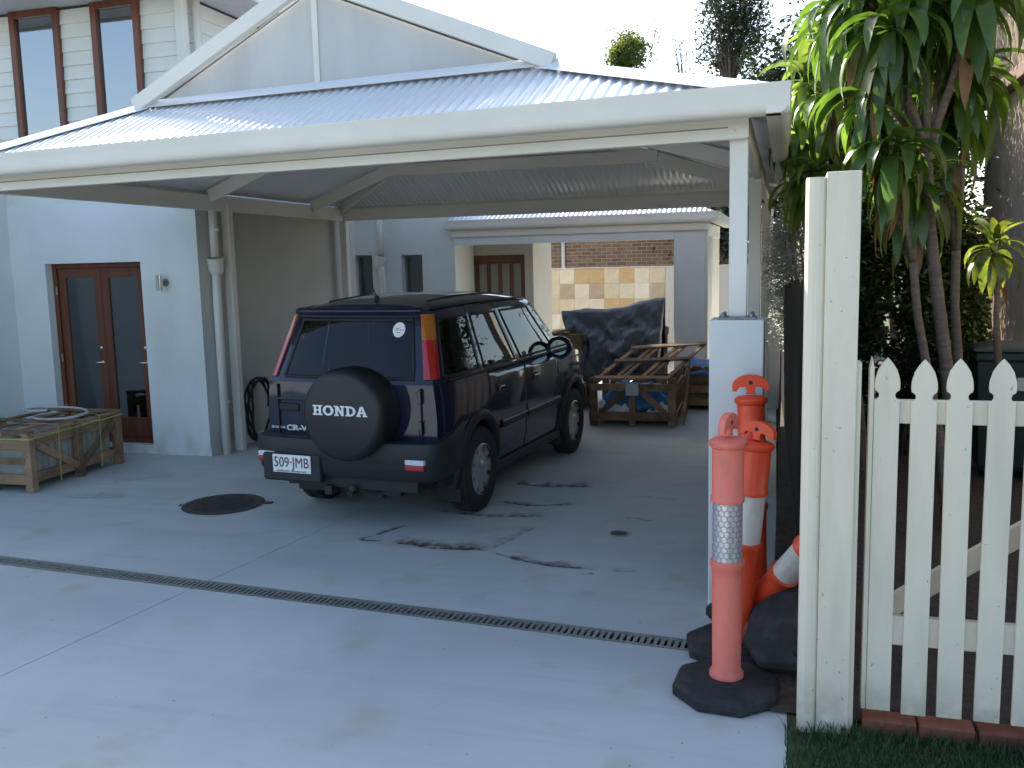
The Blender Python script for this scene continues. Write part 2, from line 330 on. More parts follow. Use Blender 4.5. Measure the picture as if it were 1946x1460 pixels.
stain([(-2.88, 6.27), (-2.5, 6.2), (-2.08, 6.24)], .04, 1.0, 2.5); stain([(-3.14, 6.26), (-3.06, 6.45), (-2.93, 6.72)], .03, .9); stain([(-3.14, 6.26), (-2.95, 6.27)], .02, .8)
stain([(-1.93, 6.12), (-1.6, 6.0), (-1.22, 5.98)], .03, .9, 2); stain([(-2.02, 6.17), (-1.8, 6.1)], .018, .7); stain([(-1.32, 5.86), (-1.22, 5.9)], .02, .7); stain([(-1.12, 5.98), (-.95, 6.0)], .02, .4)
stain([(-2.45, 7.58), (-2.1, 7.5), (-1.75, 7.62)], .04, .7, 2); stain([(-2.5, 8.25), (-2.15, 8.2), (-1.7, 8.3)], .05, .8, 2); stain([(-2.9, 7.2), (-2.4, 7.1), (-1.9, 7.2)], .04, .6, 2); stain([(-1.3, 8.0), (-.9, 7.95)], .03, .3); stain([(-1.25, 7.3), (-1.0, 7.25)], .02, .4)
stain([(-2.08, 6.24), (-2.0, 6.5), (-1.9, 6.9)], .03, .35, 3)
stain([(-6.6, 6.9), (-6.2, 6.95), (-5.9, 7.05)], .05, .22, 3); stain([(-6.5, 7.5), (-6.0, 7.9)], .05, .2, 3)
# trench drain
a_d = math.atan(-.0711)
drain = empty('trench_drain', (-.42, dy(-.42), 0), pi + a_d, label='long slotted metal trench drain set across the concrete driveway', cat='drain')
g = MB(); g.box(0, 10, -.06, .06, -.13, -.115); g.box(0, 10, -.0745, -.058, -.13, -.004); g.box(0, 10, .058, .0745, -.13, -.004); g.build('drain_channel', M['channel'], drain)
for s_ in (-1, 1):
    g = MB(); g.box(0, 10, min(s_*.0735, s_*.060), max(s_*.0735, s_*.060), -.004, .003); g.build('edge_rail', M['galv'], drain)
g = MB(); L = .497
g.box(0, L, -.0585, -.048, -.02, .0); g.box(0, L, .048, .0585, -.02, .0)
nb = 13
for k in range(nb): x = (k+.5)*L/nb; g.box(x-.0105, x+.0105, -.048, .048, -.016, -.0015)
gr = g.build('grate', M['galv'], drain, loc=(.002, 0, 0))
for k in range(1, 20): inst(gr, drain, (k*.5+.002, 0, 0))
# manhole cover and inspection cap
mh = empty('manhole_cover', (-4.84, 7.0, 0), .3, label='large round dark cast iron manhole cover behind the car, left of its tail', cat='manhole cover')
mh['label'] = 'large round dark cast iron manhole cover in the driveway'
g = MB(); g.lathe([(.30, .003), (.36, .003), (.36, .009), (.345, .011), (.305, .009), (.30, .003)], 48, cap=False); g.build('frame', M['iron'], mh, smooth=False)
g = MB(); g.lathe([(.001, .006), (.30, .006)], 48, cap=False)
for i in range(-9, 10):
    for j in range(-9, 10):
        if (i*i+j*j) < 76: g.box(i*.031-.010, i*.031+.010, j*.031-.010, j*.031+.010, .006, .011)
g.build('lid', M['iron'], mh)
for s_ in (-1, 1):
    g = MB(); g.box(s_*.36-.03, s_*.36+.05*s_+.03, -.03, .03, .003, .010); g.build('lug', M['iron'], mh)
cp = empty('inspection_cap', (-1.22, 6.86, 0), label='small round grey inspection cap flush in the driveway', cat='cap')
g = MB(); g.lathe([(.070, .004), (.088, .005), (.090, .0035)], 28, cap=False); g.build('rim', M['galv'], cp); g = MB(); g.lathe([(.001, .0045), (.070, .0045)], 24, cap=False); g.box(-.03, .03, -.006, .006, .0045, .008); g.build('lid', M['iron'], cp)

# ================================================================== HOUSE (left, two storeys)
house = empty('house', (-9, 12, 0), label='two storey pale house with white weatherboards above rendered ground floor', cat='house')
def hp(m, name, mt, **k):                 # part of the house (world coords)
    m.T = lambda p: p - Vector((-9, 12, 0)); return m.build(name, mt, house, **k)
HX, HY = -6.24, 8.85
DX0, DX1, DZ0, DZ1 = -8.32, -7.0, .10, 2.21
m = MB(); m.box(-8.8, DX0, HY, HY+.25, 0, 2.9); m.box(DX1, HX, HY, HY+.25, 0, 2.9); m.box(DX0, DX1, HY, HY+.25, DZ1, 2.9); m.box(DX0, DX1, HY, HY+.25, 0, DZ0); hp(m, 'front_wall', M['render'])
m = MB(); m.box(HX-.25, HX, HY+.25, 12.75, 0, 2.9); hp(m, 'side_wall', M['render_beige_shaded'])  # shade on this wall is put into the colour by the beige
m = MB(); m.box(-16, HX-.25, 12.5, 12.75, 0, 2.9); hp(m, 'rear_wall', M['render'])
m = MB(); m.box(-14, -8.8, 4.2, HY+.25, 0, 3.2); hp(m, 'wing_wall', M['render'], bevel=.02)
m = MB(); m.box(HX-.004, HX+.012, 8.85, 12.75, .0, .10); hp(m, 'skirting', M['render'])
# room behind the french doors
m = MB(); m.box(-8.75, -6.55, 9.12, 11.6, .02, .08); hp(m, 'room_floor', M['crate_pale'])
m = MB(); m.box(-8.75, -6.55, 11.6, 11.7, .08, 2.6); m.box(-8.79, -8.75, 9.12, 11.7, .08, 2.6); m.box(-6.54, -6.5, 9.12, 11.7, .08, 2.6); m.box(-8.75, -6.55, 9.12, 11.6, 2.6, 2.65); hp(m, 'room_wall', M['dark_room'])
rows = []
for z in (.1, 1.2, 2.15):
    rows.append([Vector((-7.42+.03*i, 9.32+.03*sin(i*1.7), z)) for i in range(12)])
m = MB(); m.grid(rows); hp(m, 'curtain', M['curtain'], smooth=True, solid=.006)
# french doors
def timber_rect(x0, x1, z0, z1, y0, y1, w, wt=None, wb=None):
    wt = wt or w; wb = wb or w; m = MB()
    m.box(x0, x0+w, y0, y1, z0, z1); m.box(x1-w, x1, y0, y1, z0, z1); m.box(x0+w, x1-w, y0, y1, z1-wt, z1); m.box(x0+w, x1-w, y0, y1, z0, z0+wb); return m
o = hp(timber_rect(DX0+.001, DX1-.001, DZ0+.001, DZ1-.001, HY+.10, HY+.22, .055), 'door_frame', M['cedar'], bevel=.004)
xm = (DX0+DX1)/2
for (a, b, hx) in ((DX0+.058, xm-.002, xm-.05), (xm+.002, DX1-.058, DX1-.10)):
    d = hp(timber_rect(a, b, DZ0+.058, DZ1-.058, HY+.125, HY+.165, .10, .11, .24), 'door', M['cedar'], bevel=.004)
    m = MB(); m.T = lambda p: p - Vector((-9, 12, 0)); m.box(a+.10, b-.10, HY+.142, HY+.148, DZ0+.298, DZ1-.168); m.build('pane', M['door_glass'], d)
    m = MB(); m.T = lambda p: p - Vector((-9, 12, 0))
    m.lathe([(.022, 0), (.022, .012), (.01, .014), (.01, .04)], 14, Matrix.Translation((hx, HY+.125, 1.05)) @ Matrix.Rotation(pi/2, 4, 'X'))
    m.tube([(hx, HY+.088, 1.05), (hx-.11, HY+.088, 1.05)], .008, 8)
    m.build('handle', M['chrome'], d, smooth=True); m = MB(); m.T = lambda p: p - Vector((-9, 12, 0))
    m.lathe([(.022, 0), (.022, .014), (.006, .016)], 14, Matrix.Translation((hx-.01, HY+.125, 1.22)) @ Matrix.Rotation(pi/2, 4, 'X'))
    m.build('lock', M['chrome'], d, smooth=True)
for z in (.5, 1.1, 1.9): m = MB(); m.lathe([(.012, -.05), (.012, .05)], 8, Matrix.Translation((DX0+.052, HY+.095, z))); hp(m, 'hinge', M['galv'])
# upper storey
ZB, ZT = 2.9, 5.04
W1, W2 = (-8.47, -7.86), (-7.36, -6.80)
m = MB(); m.box(-16, HX-.26, HY+.03, 8.95, 2.9, ZT); m.box(HX-.25, HX-.03, HY+.03, 12.75, 2.9, ZT); m.box(-16, HX-.26, 12.5, 12.75, 2.9, ZT)
hp(m, 'upper_wall_core', M['dark_room'])
def clap(p0, p1, z, nrm):                 # one weatherboard: wedge section
    p0, p1, n_ = Vector(p0), Vector(p1), Vector(nrm); h = .158
    sec = [(0.0, 0), (.024, .0), (.007, h), (0, h)]
    m = MB(); m.add([p + n_*a + Vector((0, 0, z+b)) for p in (p0, p1) for a, b in sec], [(0, 1, 2, 3), (7, 6, 5, 4), (0, 4, 5, 1), (1, 5, 6, 2), (2, 6, 7, 3), (3, 7, 4, 0)])
    hp(m, 'weatherboard', M['board'])
z = ZB
while z < ZT-.05:
    xs = [(-16, W1[0]-.03), (W1[1]+.03, W2[0]-.03), (W2[1]+.03, HX-.085)] if z > 3.25 else [(-16, HX-.085)]
    for a, b in xs: clap((a, HY+.028, 0), (b, HY+.028, 0), z, (0, -1, 0))
    clap((HX-.028, HY+.09, 0), (HX-.028, 12.7, 0), z, (1, 0, 0)); z += .15
m = MB(); m.box(HX-.085, HX+.012, HY-.012, HY+.028, ZB, ZT); m.box(HX-.028, HX+.012, HY+.028, HY+.09, ZB, ZT); hp(m, 'corner_board', M['board'], bevel=.003)
for (a, b) in (W1, W2):
    w_ = hp(timber_rect(a-.03, b+.03, 3.38, ZT-.005, HY-.035, HY+.10, .075), 'window', M['cedar'], bevel=.004)
    m = MB(); m.T = lambda p: p - Vector((-9, 12, 0)); m.box(a+.045, b-.045, HY+.004, HY+.010, 3.455, ZT-.08); m.build('pane', M['window_glass'], w_)
    m = MB(); m.T = lambda p: p - Vector((-9, 12, 0)); m.box(a+.045, a+.22, HY+.018, HY+.024, 3.455, ZT-.08); m.build('blind', M['curtain'], w_)
m = MB(); m.tube([(HX+.07, HY+.16, 5.0), (HX+.07, HY+.16, 2.9)], .045, 12); hp(m, 'upper_downpipe', M['steel_white'], smooth=True)
m = MB(); m.box(-16.4, -5.66, 8.24, 13.3, ZT, ZT+.03); hp(m, 'soffit', M['panel'])
m = MB(); m.box(-16.4, -5.64, 8.21, 8.24, ZT-.03, ZT+.2); m.box(-5.66, -5.63, 8.24, 13.3, ZT-.03, ZT+.2); hp(m, 'fascia', M['steel_white'])
m = MB(); z0 = ZT+.2; e = [(-16.5, 8.12), (-5.54, 8.12), (-5.54, 13.4), (-16.5, 13.4)]; r0, r1 = (-14, 10.75, 6.35), (-8.1, 10.75, 6.35)
m.add([(x, y, z0) for x, y in e] + [r0, r1], [(0, 1, 5, 4), (1, 2, 5), (2, 3, 4, 5), (3, 0, 4), (3, 2, 1, 0)]); hp(m, 'roof', M['roof'])
# wall lamp
lamp = empty('wall_lamp', (-6.68, HY, 1.97), label='brushed steel cylinder wall lamp beside the french doors', cat='lamp')
m = MB(); m.lathe([(.042, 0), (.042, .02)], 20, Matrix.Rotation(pi/2, 4, 'X')); m.box(-.012, .012, -.075, -.02, -.012, .012); m.build('bracket', M['galv'], lamp)
m = MB(); m.lathe([(.030, -.085), (.036, -.085), (.036, .085), (.030, .085), (.030, .02)], 20, Matrix.Translation((0, -.11, 0))); m.build('barrel', M['chrome'], lamp, angle=40)
# downpipes with rainwater heads
def downpipe(x, y, zt, zh, shift, label, rz=0):
    r = empty('downpipe', (x, y, 0), rz, label=label, cat='downpipe')
    m = MB(); m.tube([(0, 0, zt), (0, 0, zh+.05)], .048, 14); m.build('upper_pipe', M['steel_white'], r, smooth=True)
    m = MB(); m.tube([(0, 0, zh-.13), (shift*.3, 0, zh-.25), (shift, 0, zh-.42), (shift, 0, .0)], .048, 14); m.build('lower_pipe', M['steel_white'], r, smooth=True)
    m = MB(); m.lathe([(.055, -.16), (.085, -.10), (.095, .02), (.105, .03), (.105, .045), (.08, .045), (.07, -.05)], 20, cap=False, M= Matrix.Translation((-.0, 0, zh)) @ Matrix.Rotation(radians(14), 4, 'Y')); m.build('rainwater_head', M['steel_white'], r, angle=35)
    for z in (.6, zh+.35):
        m = MB(); m.box(-.056, .056, .01, .06, z-.012, z+.012); m.build('bracket', M['steel_white'], r)
downpipe(HX+.09, 9.04, 2.8, 2.19, 0.05, 'white downpipe with flared rainwater head at the corner beside the french doors', -pi/2+.5)
# ================================================================== CARPORT
cpt = empty('carport', (-3.16, 8.75, 0), label='open white steel carport with corrugated hip roof and small front gable', cat='carport')
def cpp(m, name, mt, **k):
    # the front edge runs slightly skew to the sides, parallel to the trench drain
    m.T = lambda p: p - Vector((-3.16, 8.75, 0)) + Vector((0, .095*(-.1-p.x)*min(1.05, max(0, (12.1-p.y)/6.8)), 0)); return m.build(name, mt, cpt, **k)
X0, X1, Y0, Y1, EZ = -6.22, -.10, 5.16, 12.34, 2.955
XC, GY0, GY1, GZ, RZ = -3.36, 6.10, 11.15, 3.40, 4.13
sx = (RZ-EZ)/(X1-XC)                      # side pitch
fyp = (GZ-EZ)/(GY0-Y0); byp = (GZ-EZ)/(Y1-GY1)
GXR, GXL = -1.58, -4.97
def zside(x, xe, g_):
    d, dg, dt = abs(x-xe), abs(g_-xe), abs(XC-xe)
    return EZ+(GZ-EZ)*d/dg if d <= dg else GZ+(RZ-GZ)*(d-dg)/(dt-dg)
PITCH_C, AMP, SEG = .076, .0065, 8
def corr(name, n_s, pt):                  # pt(t, h): t sample coordinate along the eave (metres), h 0..1 up the slope
    m = MB(); rows = [[], [], []]
    n = int(n_s/PITCH_C*SEG)
    for i in range(n+1):
        t = n_s*i/n; a = AMP*cos(2*pi*t/PITCH_C)
        for k, h in enumerate((0, HB.get(name, .5), 1)):
            p, nr = pt(t, h); rows[k].append(p + nr*a)
    m.grid(rows); return cpp(m, name, M['roof'], smooth=True, fix=False)
nf = Vector((0, -fyp, 1)).normalized(); nb_ = Vector((0, byp, 1)).normalized(); nl = Vector((-sx, 0, 1)).normalized(); nr_ = Vector((sx, 0, 1)).normalized()
HB = {'right_roof_sheet': abs(GXR-X1)/abs(XC-X1), 'left_roof_sheet': abs(GXL-X0)/abs(XC-X0)}
def front(t, h):
    x = X0 + t; lim = GY0
    if x > GXR: lim = Y0 + (GY0-Y0)*(X1-x)/(X1-GXR)
    elif x < GXL: lim = Y0 + (GY0-Y0)*(x-X0)/(GXL-X0)
    y = Y0 + (lim-Y0)*h; return Vector((x, y, EZ+(y-Y0)*fyp)), nf
def back(t, h):
    x = X0 + t; lim = GY1
    if x > GXR: lim = Y1 - (Y1-GY1)*(X1-x)/(X1-GXR)
    elif x < GXL: lim = Y1 - (Y1-GY1)*(x-X0)/(GXL-X0)
    y = Y1 + (lim-Y1)*h; return Vector((x, y, EZ+(Y1-y)*byp)), nb_
def side(sgn):
    def f(t, h):
        y = Y0 + t; xe = X1 if sgn > 0 else X0; g_ = GXR if sgn > 0 else GXL
        if y < GY0: xt = xe + (g_-xe)*(y-Y0)/(GY0-Y0)
        elif y > GY1: xt = xe + (g_-xe)*(Y1-y)/(Y1-GY1)
        else: xt = XC
        x = xe + (xt-xe)*h; return Vector((x, y, zside(x, xe, g_))), (nr_ if sgn > 0 else nl)
    return f
corr('front_roof_sheet', X1-X0, front); corr('rear_roof_sheet', X1-X0, back); corr('right_roof_sheet', Y1-Y0, side(1)); corr('left_roof_sheet', Y1-Y0, side(-1))
# hip and ridge caps
def cap(p, q, w=.20, up=.03):
    p, q = Vector(p), Vector(q); d = (q-p).normalized(); s_ = d.cross(Vector((0, 0, 1))).normalized(); m = MB(); rows = []
    for pt_ in (p, q): rows.append([pt_ + s_*a + Vector((0, 0, b+up)) for a, b in ((-w/2, -.045), (-.03, .0), (0, .018), (.03, .0), (w/2, -.045))])
    m.grid(rows); cpp(m, 'roof_cap', M['roof'], solid=.003)
for (a, b) in (((X1, Y0, EZ), (GXR, GY0, GZ)), ((X0, Y0, EZ), (GXL, GY0, GZ)), ((X1, Y1, EZ), (GXR, GY1, GZ)), ((X0, Y1, EZ), (GXL, GY1, GZ)), ((XC, GY0-.12, RZ), (XC, GY1+.12, RZ))): cap(a, b)
# gablets: cement sheet, joint strip, barge boards, apron flashing
for (yy, s_) in ((GY0, -1), (GY1, 1)):
    m = MB(); m.add([(GXL, yy, GZ-.03), (GXR, yy, GZ-.03), (XC, yy, RZ-.02), (GXL, yy-s_*.012, GZ-.03), (GXR, yy-s_*.012, GZ-.03), (XC, yy-s_*.012, RZ-.02)], [(0, 1, 2), (5, 4, 3), (0, 3, 4, 1), (1, 4, 5, 2), (2, 5, 3, 0)]); cpp(m, 'gable_sheet', M['panel'])
    m = MB(); m.box(XC-.024, XC+.024, *sorted((yy+s_*.001, yy+s_*.012)), GZ, RZ-.05); m.box(XC-.012, XC+.012, *sorted((yy+s_*.012, yy+s_*.018)), GZ+.04, GZ+.07); cpp(m, 'joint_strip', M['steel_white'])
    for (ex, gz) in ((GXR, 1), (GXL, -1)):
        m = MB(); pth = [Vector((ex+gz*.07, yy+s_*.06, GZ+.015)), Vector((XC+gz*.0, yy+s_*.06, RZ+.055))]
        m.beam(pth[0], pth[1], .07, .115); cpp(m, 'barge_board', M['steel_white'], bevel=.006)
    m = MB(); m.add([(GXL-.1, yy+s_*.005, GZ+.06), (GXR+.1, yy+s_*.005, GZ+.06), (GXR+.1, yy+s_*.07, GZ-.005), (GXL-.1, yy+s_*.07, GZ-.005)], [(0, 1, 2, 3)]); cpp(m, 'apron_flashing', M['roof'], solid=.003)
# gutters: ogee section swept round the eaves
def gutter(p, q, out):
    p, q, o_ = Vector(p), Vector(q), Vector(out)
    sec = [(-.005, .03), (0, -.115), (.075, -.115), (.10, -.10), (.112, -.07), (.112, -.03), (.118, .0), (.128, .022), (.128, .036), (.115, .036)]
    m = MB(); m.grid([[pt_ + o_*a + Vector((0, 0, b)) for a, b in sec] for pt_ in (p, q)])
    n = len(sec); m.f += [tuple(range(n)), tuple(range(2*n-1, n-1, -1))]; return m
def cornerbox(): pass
GO = .02
gzz = EZ-.005
cpp(gutter((X0-.10, Y0+.02, gzz), (X1+.10, Y0+.02, gzz), (0, -1, 0)), 'front_gutter', M['steel_white'], angle=50)
cpp(gutter((X1-.02, Y0-.09, gzz), (X1-.02, Y1+.09, gzz), (1, 0, 0)), 'right_gutter', M['steel_white'], angle=50)
cpp(gutter((X0-.10, Y1-.02, gzz), (X1+.10, Y1-.02, gzz), (0, 1, 0)), 'rear_gutter', M['steel_white'], angle=50)
cpp(gutter((X0+.02, Y0-.09, gzz), (X0+.02, 8.7, gzz), (-1, 0, 0)), 'left_gutter', M['steel_white'], angle=50)
# ring beams
BX0, BX1, BY0, BY1 = -6.10, -.27, 5.36, 12.12
BZ0, BZ1 = 2.745, 2.915
def cbeam(p, q, name='beam'):
    m = MB(); m.beam(p, q, .06, BZ1-BZ0); b_ = cpp(m, name, M['steel_white'], bevel=.006); return b_
zc = (BZ0+BZ1)/2
cbeam((BX0, BY0-.02, zc), (BX1+.05, BY0-.02, zc)); cbeam((BX0+.02, BY1, zc), (BX1-.052, BY1, zc))
cbeam((BX0, BY0+.012, zc), (BX0, BY1-.05, zc)); cbeam((BX1+.02, BY0+.012, zc), (BX1+.02, BY1-.05, zc))
m = MB(); m.box(BX0, BX1+.02, BY0-.055, BY0-.051, BZ0+.06, BZ0+.066); m.box(BX0, BX1+.02, BY0-.055, BY0-.051, BZ1-.05, BZ1-.044); cpp(m, 'beam_groove', M['galv'])
# posts
def post(x, y, z0, z1, w=.1): m = MB(); m.box(x-w/2, x+w/2, y-w/2, y+w/2, z0, z1); return cpp(m, 'post', M['steel_white'], bevel=.006)
p1 = post(BX1, BY0+.065, 1.765, BZ1+.0, .10)
m = MB(); m.box(BX1-.055, BX1+.055, BY0-.058, BY0-.052, BZ0+.005, BZ1-.01); m.lathe([(.012, 0), (.012, .01), (.002, .012)], 10, Matrix.Translation((BX1-.03, BY0-.058, BZ1-.05)) @ Matrix.Rotation(pi/2, 4, 'X')); m.lathe([(.012, 0), (.012, .01), (.002, .012)], 10, Matrix.Translation((BX1-.03, BY0-.058, BZ0+.04)) @ Matrix.Rotation(pi/2, 4, 'X')); cpp(m, 'corner_plate', M['steel_white'])
m = MB(); m.box(BX1-.105, BX1+.105, BY0-.04, BY0+.17, 1.752, 1.765)
for a in (-.08, .08):
    for b in (-.02, .15): m.lathe([(.012, 0), (.012, .02), (.004, .024)], 8, Matrix.Translation((BX1+a, BY0+b, 1.765)))
cpp(m, 'base_plate', M['galv'], bevel=.002)
m = MB(); m.box(BX1-.15, BX1+.15, BY0-.085, BY0+.215, 0, 1.752); cpp(m, 'plinth', M['render'], bevel=.008)
post(BX1, 8.15, 0, BZ0+.02); post(BX1, BY1-.01, .01, BZ0+.02)
m = MB(); m.box(BX1-.1, BX1+.1, BY1-.11, BY1+.09, 0, .01); cpp(m, 'base_plate', M['galv'])
post(BX0, 8.98, 0, BZ0+.1); post(BX0, BY1+.02, 0, BZ1-.02)
# rafters, hip rafters, collar beams
def raft(p, q, w=.05, h=.14, name='rafter'):
    m = MB(); m.beam(p, q, w, h); cpp(m, name, M['steel_white'], bevel=.004)
uz = .10
for y in (GY0+.04, 8.62, GY1-.04):
    raft((BX0+.02, y, EZ+.045-uz), (GXL, y, GZ-uz)); raft((GXL, y, GZ-uz), (XC, y, RZ-uz))
    raft((BX1-.02, y, EZ+.05-uz), (GXR, y, GZ-uz)); raft((GXR, y, GZ-uz), (XC, y, RZ-uz))
for (ex, gx) in ((BX0, GXL), (BX1, GXR)):
    raft((ex, BY0+.03, EZ-.03), (gx, GY0, GZ-uz), name='hip_rafter'); raft((ex, BY1-.03, EZ-.03), (gx, GY1, GZ-uz), name='hip_rafter')
raft((GXL-.1, GY0+.06, GZ-.09), (GXR+.1, GY0+.06, GZ-.09), name='collar_beam'); raft((GXL-.1, GY1-.06, GZ-.09), (GXR+.1, GY1-.06, GZ-.09), name='collar_beam'); raft((GXL-.1, 8.62+.08, GZ-.09), (GXR+.1, 8.70, GZ-.09), name='collar_beam')
raft((XC, GY0, RZ-.06), (XC, GY1, RZ-.06), name='ridge_beam')
for x in (-4.3, -3.16, -2.0):
    raft((x, BY1-.02, EZ+(Y1-BY1)*byp-uz), (x, GY1, GZ-uz)) if False else None
raft((XC, BY0+.02, EZ+.0), (XC, GY0, GZ-uz)); 
# ================================================================== BACK BUILDING with portico
bk = empty('rear_building', (-6, 15, 0), label='white rendered single storey wing with open portico behind the carport', cat='building')
def bp(m, name, mt, parent=None, **k):
    m.T = lambda p: p - Vector((-6, 15, 0)); return m.build(name, mt, parent or bk, **k)
BY = 14.4
wins = [(-7.08, -6.74, .7, 2.285), (-6.21, -5.83, .7, 2.27)]
m = MB(); xs = [-13.5, -7.08, -6.74, -6.21, -5.83, -5.25]
for i in (0, 2, 4): m.box(xs[i], xs[i+1], BY, BY+.28, 0, 3.3)
for (a, b, c, d) in wins: m.box(a, b, BY, BY+.28, d, 3.3); m.box(a, b, BY, BY+.28, 0, c)
bp(m, 'front_wall', M['render'])
for (a, b, c, d) in wins:
    w_ = bp(timber_rect(a+.001, b-.001, c+.001, d-.001, BY+.17, BY+.22, .03), 'window', M['galv'])
    m = MB(); m.box(a+.03, b-.03, BY+.19, BY+.196, c+.03, d-.03); bp(m, 'pane', M['door_glass'], w_)
m = MB(); m.box(-13.5, -5.53, 16.55, 16.6, 0, 3.3); m.box(-13.5, -5.55, BY+.6, BY+.65, 0, 3.2); bp(m, 'rear_wall', M['dark_room'])
m = MB(); m.box(-5.53, -5.25, BY+.28, 15.35, 0, 3.3); bp(m, 'return_wall', M['render'])
m = MB(); m.box(-5.53, -4.30, 15.35, 15.6, 2.24, 3.0); m.box(-5.53, -5.46, 15.35, 15.6, 0, 2.24); m.box(-4.32, -4.17, 15.32, 15.62, 0, 3.0); m.box(-4.32, -4.17, 15.62, 16.6, 0, 3.0); m.box(-5.46, -4.32, 16.5, 16.6, 0, 3.0); bp(m, 'portico_wall', M['render_beige_shaded'])
# bifold doors: six stiles with pale panes
bfd = bp(timber_rect(-5.455, -4.325, .03, 2.235, 15.37, 15.45, .05, .09, .1), 'bifold_door', M['cedar'])
for k in range(5):
    x = -5.405 + k*.206
    d = bp(timber_rect(x+.002, x+.204, .132, 2.143, 15.385, 15.425, .032, .06, .12), 'door_panel', M['cedar'])
    m = MB(); m.box(x+.036, x+.17, 15.40, 15.405, .255, 2.08); bp(m, 'pane', M['curtain'], d)
# portico beam, gutter, roof
m = MB(); m.box(-5.22, -1.66, BY-.10, BY+.12, 2.40, 2.64); bp(m, 'portico_beam', M['render'], bevel=.006)
m = MB(); m.box(-5.24, -1.14, BY-.14, BY-.101, 2.53, 2.665); bp(m, 'fascia', M['steel_white'])
bp(gutter((-5.30, BY-.14, 2.76), (-1.02, BY-.14, 2.76), (0, -1, 0)), 'portico_gutter', M['steel_white'], angle=50)
bp(gutter((-1.12, BY-.2, 2.76), (-1.12, 17.6, 2.76), (1, 0, 0)), 'side_gutter', M['steel_white'], angle=50)
rows = [[], []]; n = int(4.2/PITCH_C*SEG)
for i in range(n+1):
    x = -5.30 + 4.2*i/n; a = .009*cos(2*pi*i/SEG); lim = min(1, (-1.05-x)/1.4) if x > -2.45 else 1
    lim = max(lim, 0.0)
    rows[0].append(Vector((x, BY-.16, 2.79+a))); rows[1].append(Vector((x, BY-.16+1.4*lim, 2.79+.58*lim+a)))
m = MB(); m.grid(rows); bp(m, 'portico_roof', M['roof'], smooth=True, fix=False)
rows = [[], []]; n = int(3.3/PITCH_C*SEG)
for i in range(n+1):
    y = BY-.16 + 3.3*i/n; a = .009*cos(2*pi*i/SEG); lim = min(1, (y-BY+.16)/1.4)
    rows[0].append(Vector((-1.05, y, 2.79+a))); rows[1].append(Vector((-1.05-1.4*lim, y, 2.79+.58*lim+a)))
m = MB(); m.grid(rows); bp(m, 'portico_side_roof', M['roof'], smooth=True, fix=False)
m = MB(); m.box(-13.5, -5.9, BY+.02, 16.6, 3.3, 5.6); bp(m, 'added_sun_block', M['render']); m = MB(); m.box(-14, -5.5, BY-.3, 17.0, 5.6, 5.75); m.box(-5.9, -5.25, BY+.01, 16.6, 3.3, 3.4); bp(m, 'block_and_wing_roof', M['roof'])  # upper block and its roof added unseen, keeping a sun patch off the floor
m = MB(); m.box(-5.2, -1.2, BY+.13, 16.0, 2.645, 2.665); bp(m, 'portico_ceiling', M['steel_white'])
m = MB(); m.box(-1.67, -1.20, BY-.08, BY+.35, 0, 2.66); bp(m, 'pillar', M['render'], bevel=.006)
m = MB(); m.box(-1.196, -1.16, BY-.05, BY-.0, 0, 2.66); bp(m, 'pillar_pipe', M['steel_white'])
m = MB(); m.box(-1.32, -1.2, BY+.36, 17.5, 2.45, 2.66); bp(m, 'side_beam', M['steel_white'])
m = MB(); m.box(-1.31, -1.21, 16.0, 16.1, 0, 2.45); bp(m, 'post', M['steel_white']); m = MB(); m.box(-1.31, -1.21, 17.4, 17.5, 0, 2.45); bp(m, 'post', M['steel_white'])
m = MB(); m.box(-1.24, -1.20, BY+.36, 15.6, 0, 2.45); bp(m, 'side_panel', M['render_beige_shaded'])
downpipe(-6.55, BY-.06, 3.0, 2.22, .03, 'white downpipe with flared rainwater head between the narrow windows')
# tiled garden wall
tw = empty('tiled_garden_wall', (-4, 19.1, 0), label='garden wall faced with square sandstone tiles in cream and ochre', cat='wall')
def tp(m, name, mt, **k): m.T = lambda p: p - Vector((-4, 19.1, 0)); return m.build(name, mt, tw, **k)
m = MB(); m.box(-7.0, -2.385, 19.02, 19.25, 0, 1.945); tp(m, 'wall_core', M['panel']); m = MB(); m.box(-2.384, 1.2, 18.99, 19.25, 0, 1.945); tp(m, 'plain_wall', M['panel'])
m = MB(); m.box(-7.0, 1.2, 18.97, 19.27, 1.946, 1.96); tp(m, 'coping', M['paving'])
pat = ["102110120", "303230243", "400221100", "140022012", "213402031", "012102210"]
S_ = .3155; tile = {}
for r_ in range(6):
    for c_ in range(14):
        x = -2.39 - (c_+1)*S_; ch = pat[r_][8-c_] if c_ < 9 else str((c_*7+r_*3) % 4)
        if ch not in tile:
            m = MB(); m.box(.0015, S_-.0015, -.02, 0, .0015, S_-.0015); o = m.build('tile', M['tile'+ch], tw, bevel=.003); tile[ch] = o
        else: o = inst(tile[ch], tw)
        o.location = (x+4, 19.019-19.1 - .001*((r_*5+c_*3) % 3), 1.942-(r_+1)*S_)
